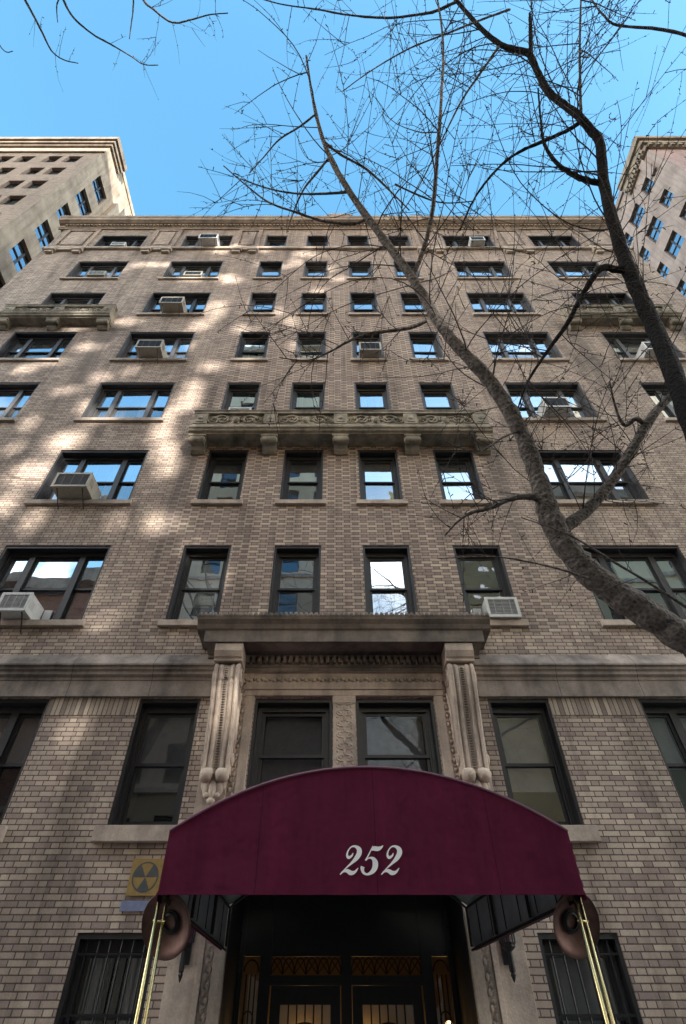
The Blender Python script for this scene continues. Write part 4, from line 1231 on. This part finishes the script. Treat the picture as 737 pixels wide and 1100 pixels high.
l10 = T.limb(px_path([(560,462,5.95,3), (540,470,5.8,2.6), (516,485,5.7,2.2), (492,480,5.6,1.8), (470,470,5.5,1.4)]), 5)
l11 = T.limb(px_path([(640,624,5.45,4), (604,612,5.2,3.2), (570,604,5.0,2.6), (530,598,4.9,2), (470,600,4.8,1.4)]), 5)
l12 = T.limb(px_path([(770,670,5.0,4.4), (737,652,4.9,4), (700,628,4.8,3.6), (660,604,4.75,3.2), (618,578,4.7,2.6), (590,566,4.7,1.8), (560,556,4.7,1.3)]), 6)
sp = T.sprout
sp(l1, 30, 1.9, .0085, 1, .45, 1.0, .25)
sp(l1, 18, 1.3, .0055, 1, .30, .6, .1)
sp(l1b, 20, 1.2, .0065, 1, .2, 1.0, .2); sp(l1c, 16, .7, .005, 1, .3, 1.0, .0, 0, (-.3,0,-.1)); sp(l1d, 14, .8, .0045, 1, .2, 1.0, .2)
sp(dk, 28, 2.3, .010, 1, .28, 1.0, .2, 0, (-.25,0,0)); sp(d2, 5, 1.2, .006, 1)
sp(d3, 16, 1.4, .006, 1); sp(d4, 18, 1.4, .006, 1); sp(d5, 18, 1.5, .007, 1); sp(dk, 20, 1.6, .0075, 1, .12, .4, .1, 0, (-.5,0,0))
sp(l2, 18, 1.7, .0085, 1); sp(l3, 20, 1.0, .005, 1); sp(l4, 14, 1.1, .005, 1, .2); sp(l5, 8, .9, .0045, 1, .2)
sp(l6, 8, .9, .0045, 1, .2); sp(l7, 10, 1.0, .0045, 1, .2); sp(l8, 8, .9, .0045, 1, .2); sp(l9, 10, 1.0, .0045, 1)
sp(t1, 20, 1.1, .0055, 1, .05, 1.0, -.3, .01); sp(t2, 20, 1.4, .006, 1, .1, 1, -.2, .02); sp(t3, 14, 1.5, .008, 1, .1, 1, 0); sp(t4, 16, 1.3, .005, 1); sp(t5, 14, 1.2, .005, 1)
sp(l10, 10, .7, .004, 1); sp(l11, 8, .7, .0035, 0); sp(l12, 8, .7, .004, 0)
T.build('street_tree', 'bare grey street tree with thick forking limbs reaching in from the right', base)

T2 = Tree(9)
b2 = Vector((-6.0, -5.6, 0)); 
T2.limb([(*b2, .32), (-5.95,-5.55,1.2,.25), (-5.9,-5.6,3.5,.22), (-5.7,-6.1,6.0,.19), (-5.2,-7.4,9.0,.15), (-4.6,-8.9,12.0,.11), (-4.2,-9.6,14.0,.08)], 14, 8, rough=.03)
u1 = T2.limb([(-4.6,-8.9,12.0,.05)]+px_path([(-10,-60,9.2,6), (10,-30,9.0,3.5), (27,0,8.9,3), (43,30,8.8,2.6), (55,54,8.8,1.9), (68,64,8.8,1.5), (84,68,8.8,1.1)]), 6)
u2 = T2.limb([(-4.4,-9.3,13.0,.05)]+px_path([(45,-70,9.3,5), (60,-24,9.1,3.4), (69,2,9.0,3), (80,20,8.9,2.6), (100,37,8.9,2.2), (118,47,8.9,2), (140,60,8.9,1.6), (154,69,8.9,1.3), (170,70,8.9,1)]), 6)
u3 = T2.limb([(-4.2,-9.6,14.0,.05)]+px_path([(130,-60,9.6,4), (142,-10,9.5,2.4), (143,10,9.4,2), (141,26,9.4,1.5), (139,42,9.4,1)]), 5)
u4 = T2.limb(px_path([(70,-12,9.1,2), (62,2,9.0,1.8), (61,12,9.0,1.5), (62,24,9.0,1)]), 5)
u5 = T2.limb([(-4.6,-8.9,12.0,.04)]+px_path([(-40,-40,9,4), (-20,10,8.8,3), (2,52,8.7,1.4), (14,55,8.7,1)]), 5)
u6 = T2.limb([(-4.2,-9.6,14.0,.05)]+px_path([(110,-80,9.6,4.5), (150,-6,9.5,3), (165,10,9.4,2.6), (185,24,9.4,2.3), (206,21,9.4,2), (224,16,9.4,1.6), (245,14,9.4,1.2)]), 5)
for u in (u1, u2): T2.sprout(u, 7, .45, .0035, 0, .5, .95, -.1, .02)
T2.sprout(u6, 12, .6, .004, 1, .4, 1.0, -.3, .02)
T2.build('street_tree', 'bare street tree whose thin drooping twigs hang into the sky at top left', b2)
for x in (base.x, b2.x):
    yb = base.y if x == base.x else b2.y
    mb = MB(); mb.box(x-.65, x+.65, max(yb-.65, -4.98), yb+.65, -.1, .004 if False else .0); 
    s_ = structure('tree_pit', mb, M['soil'])
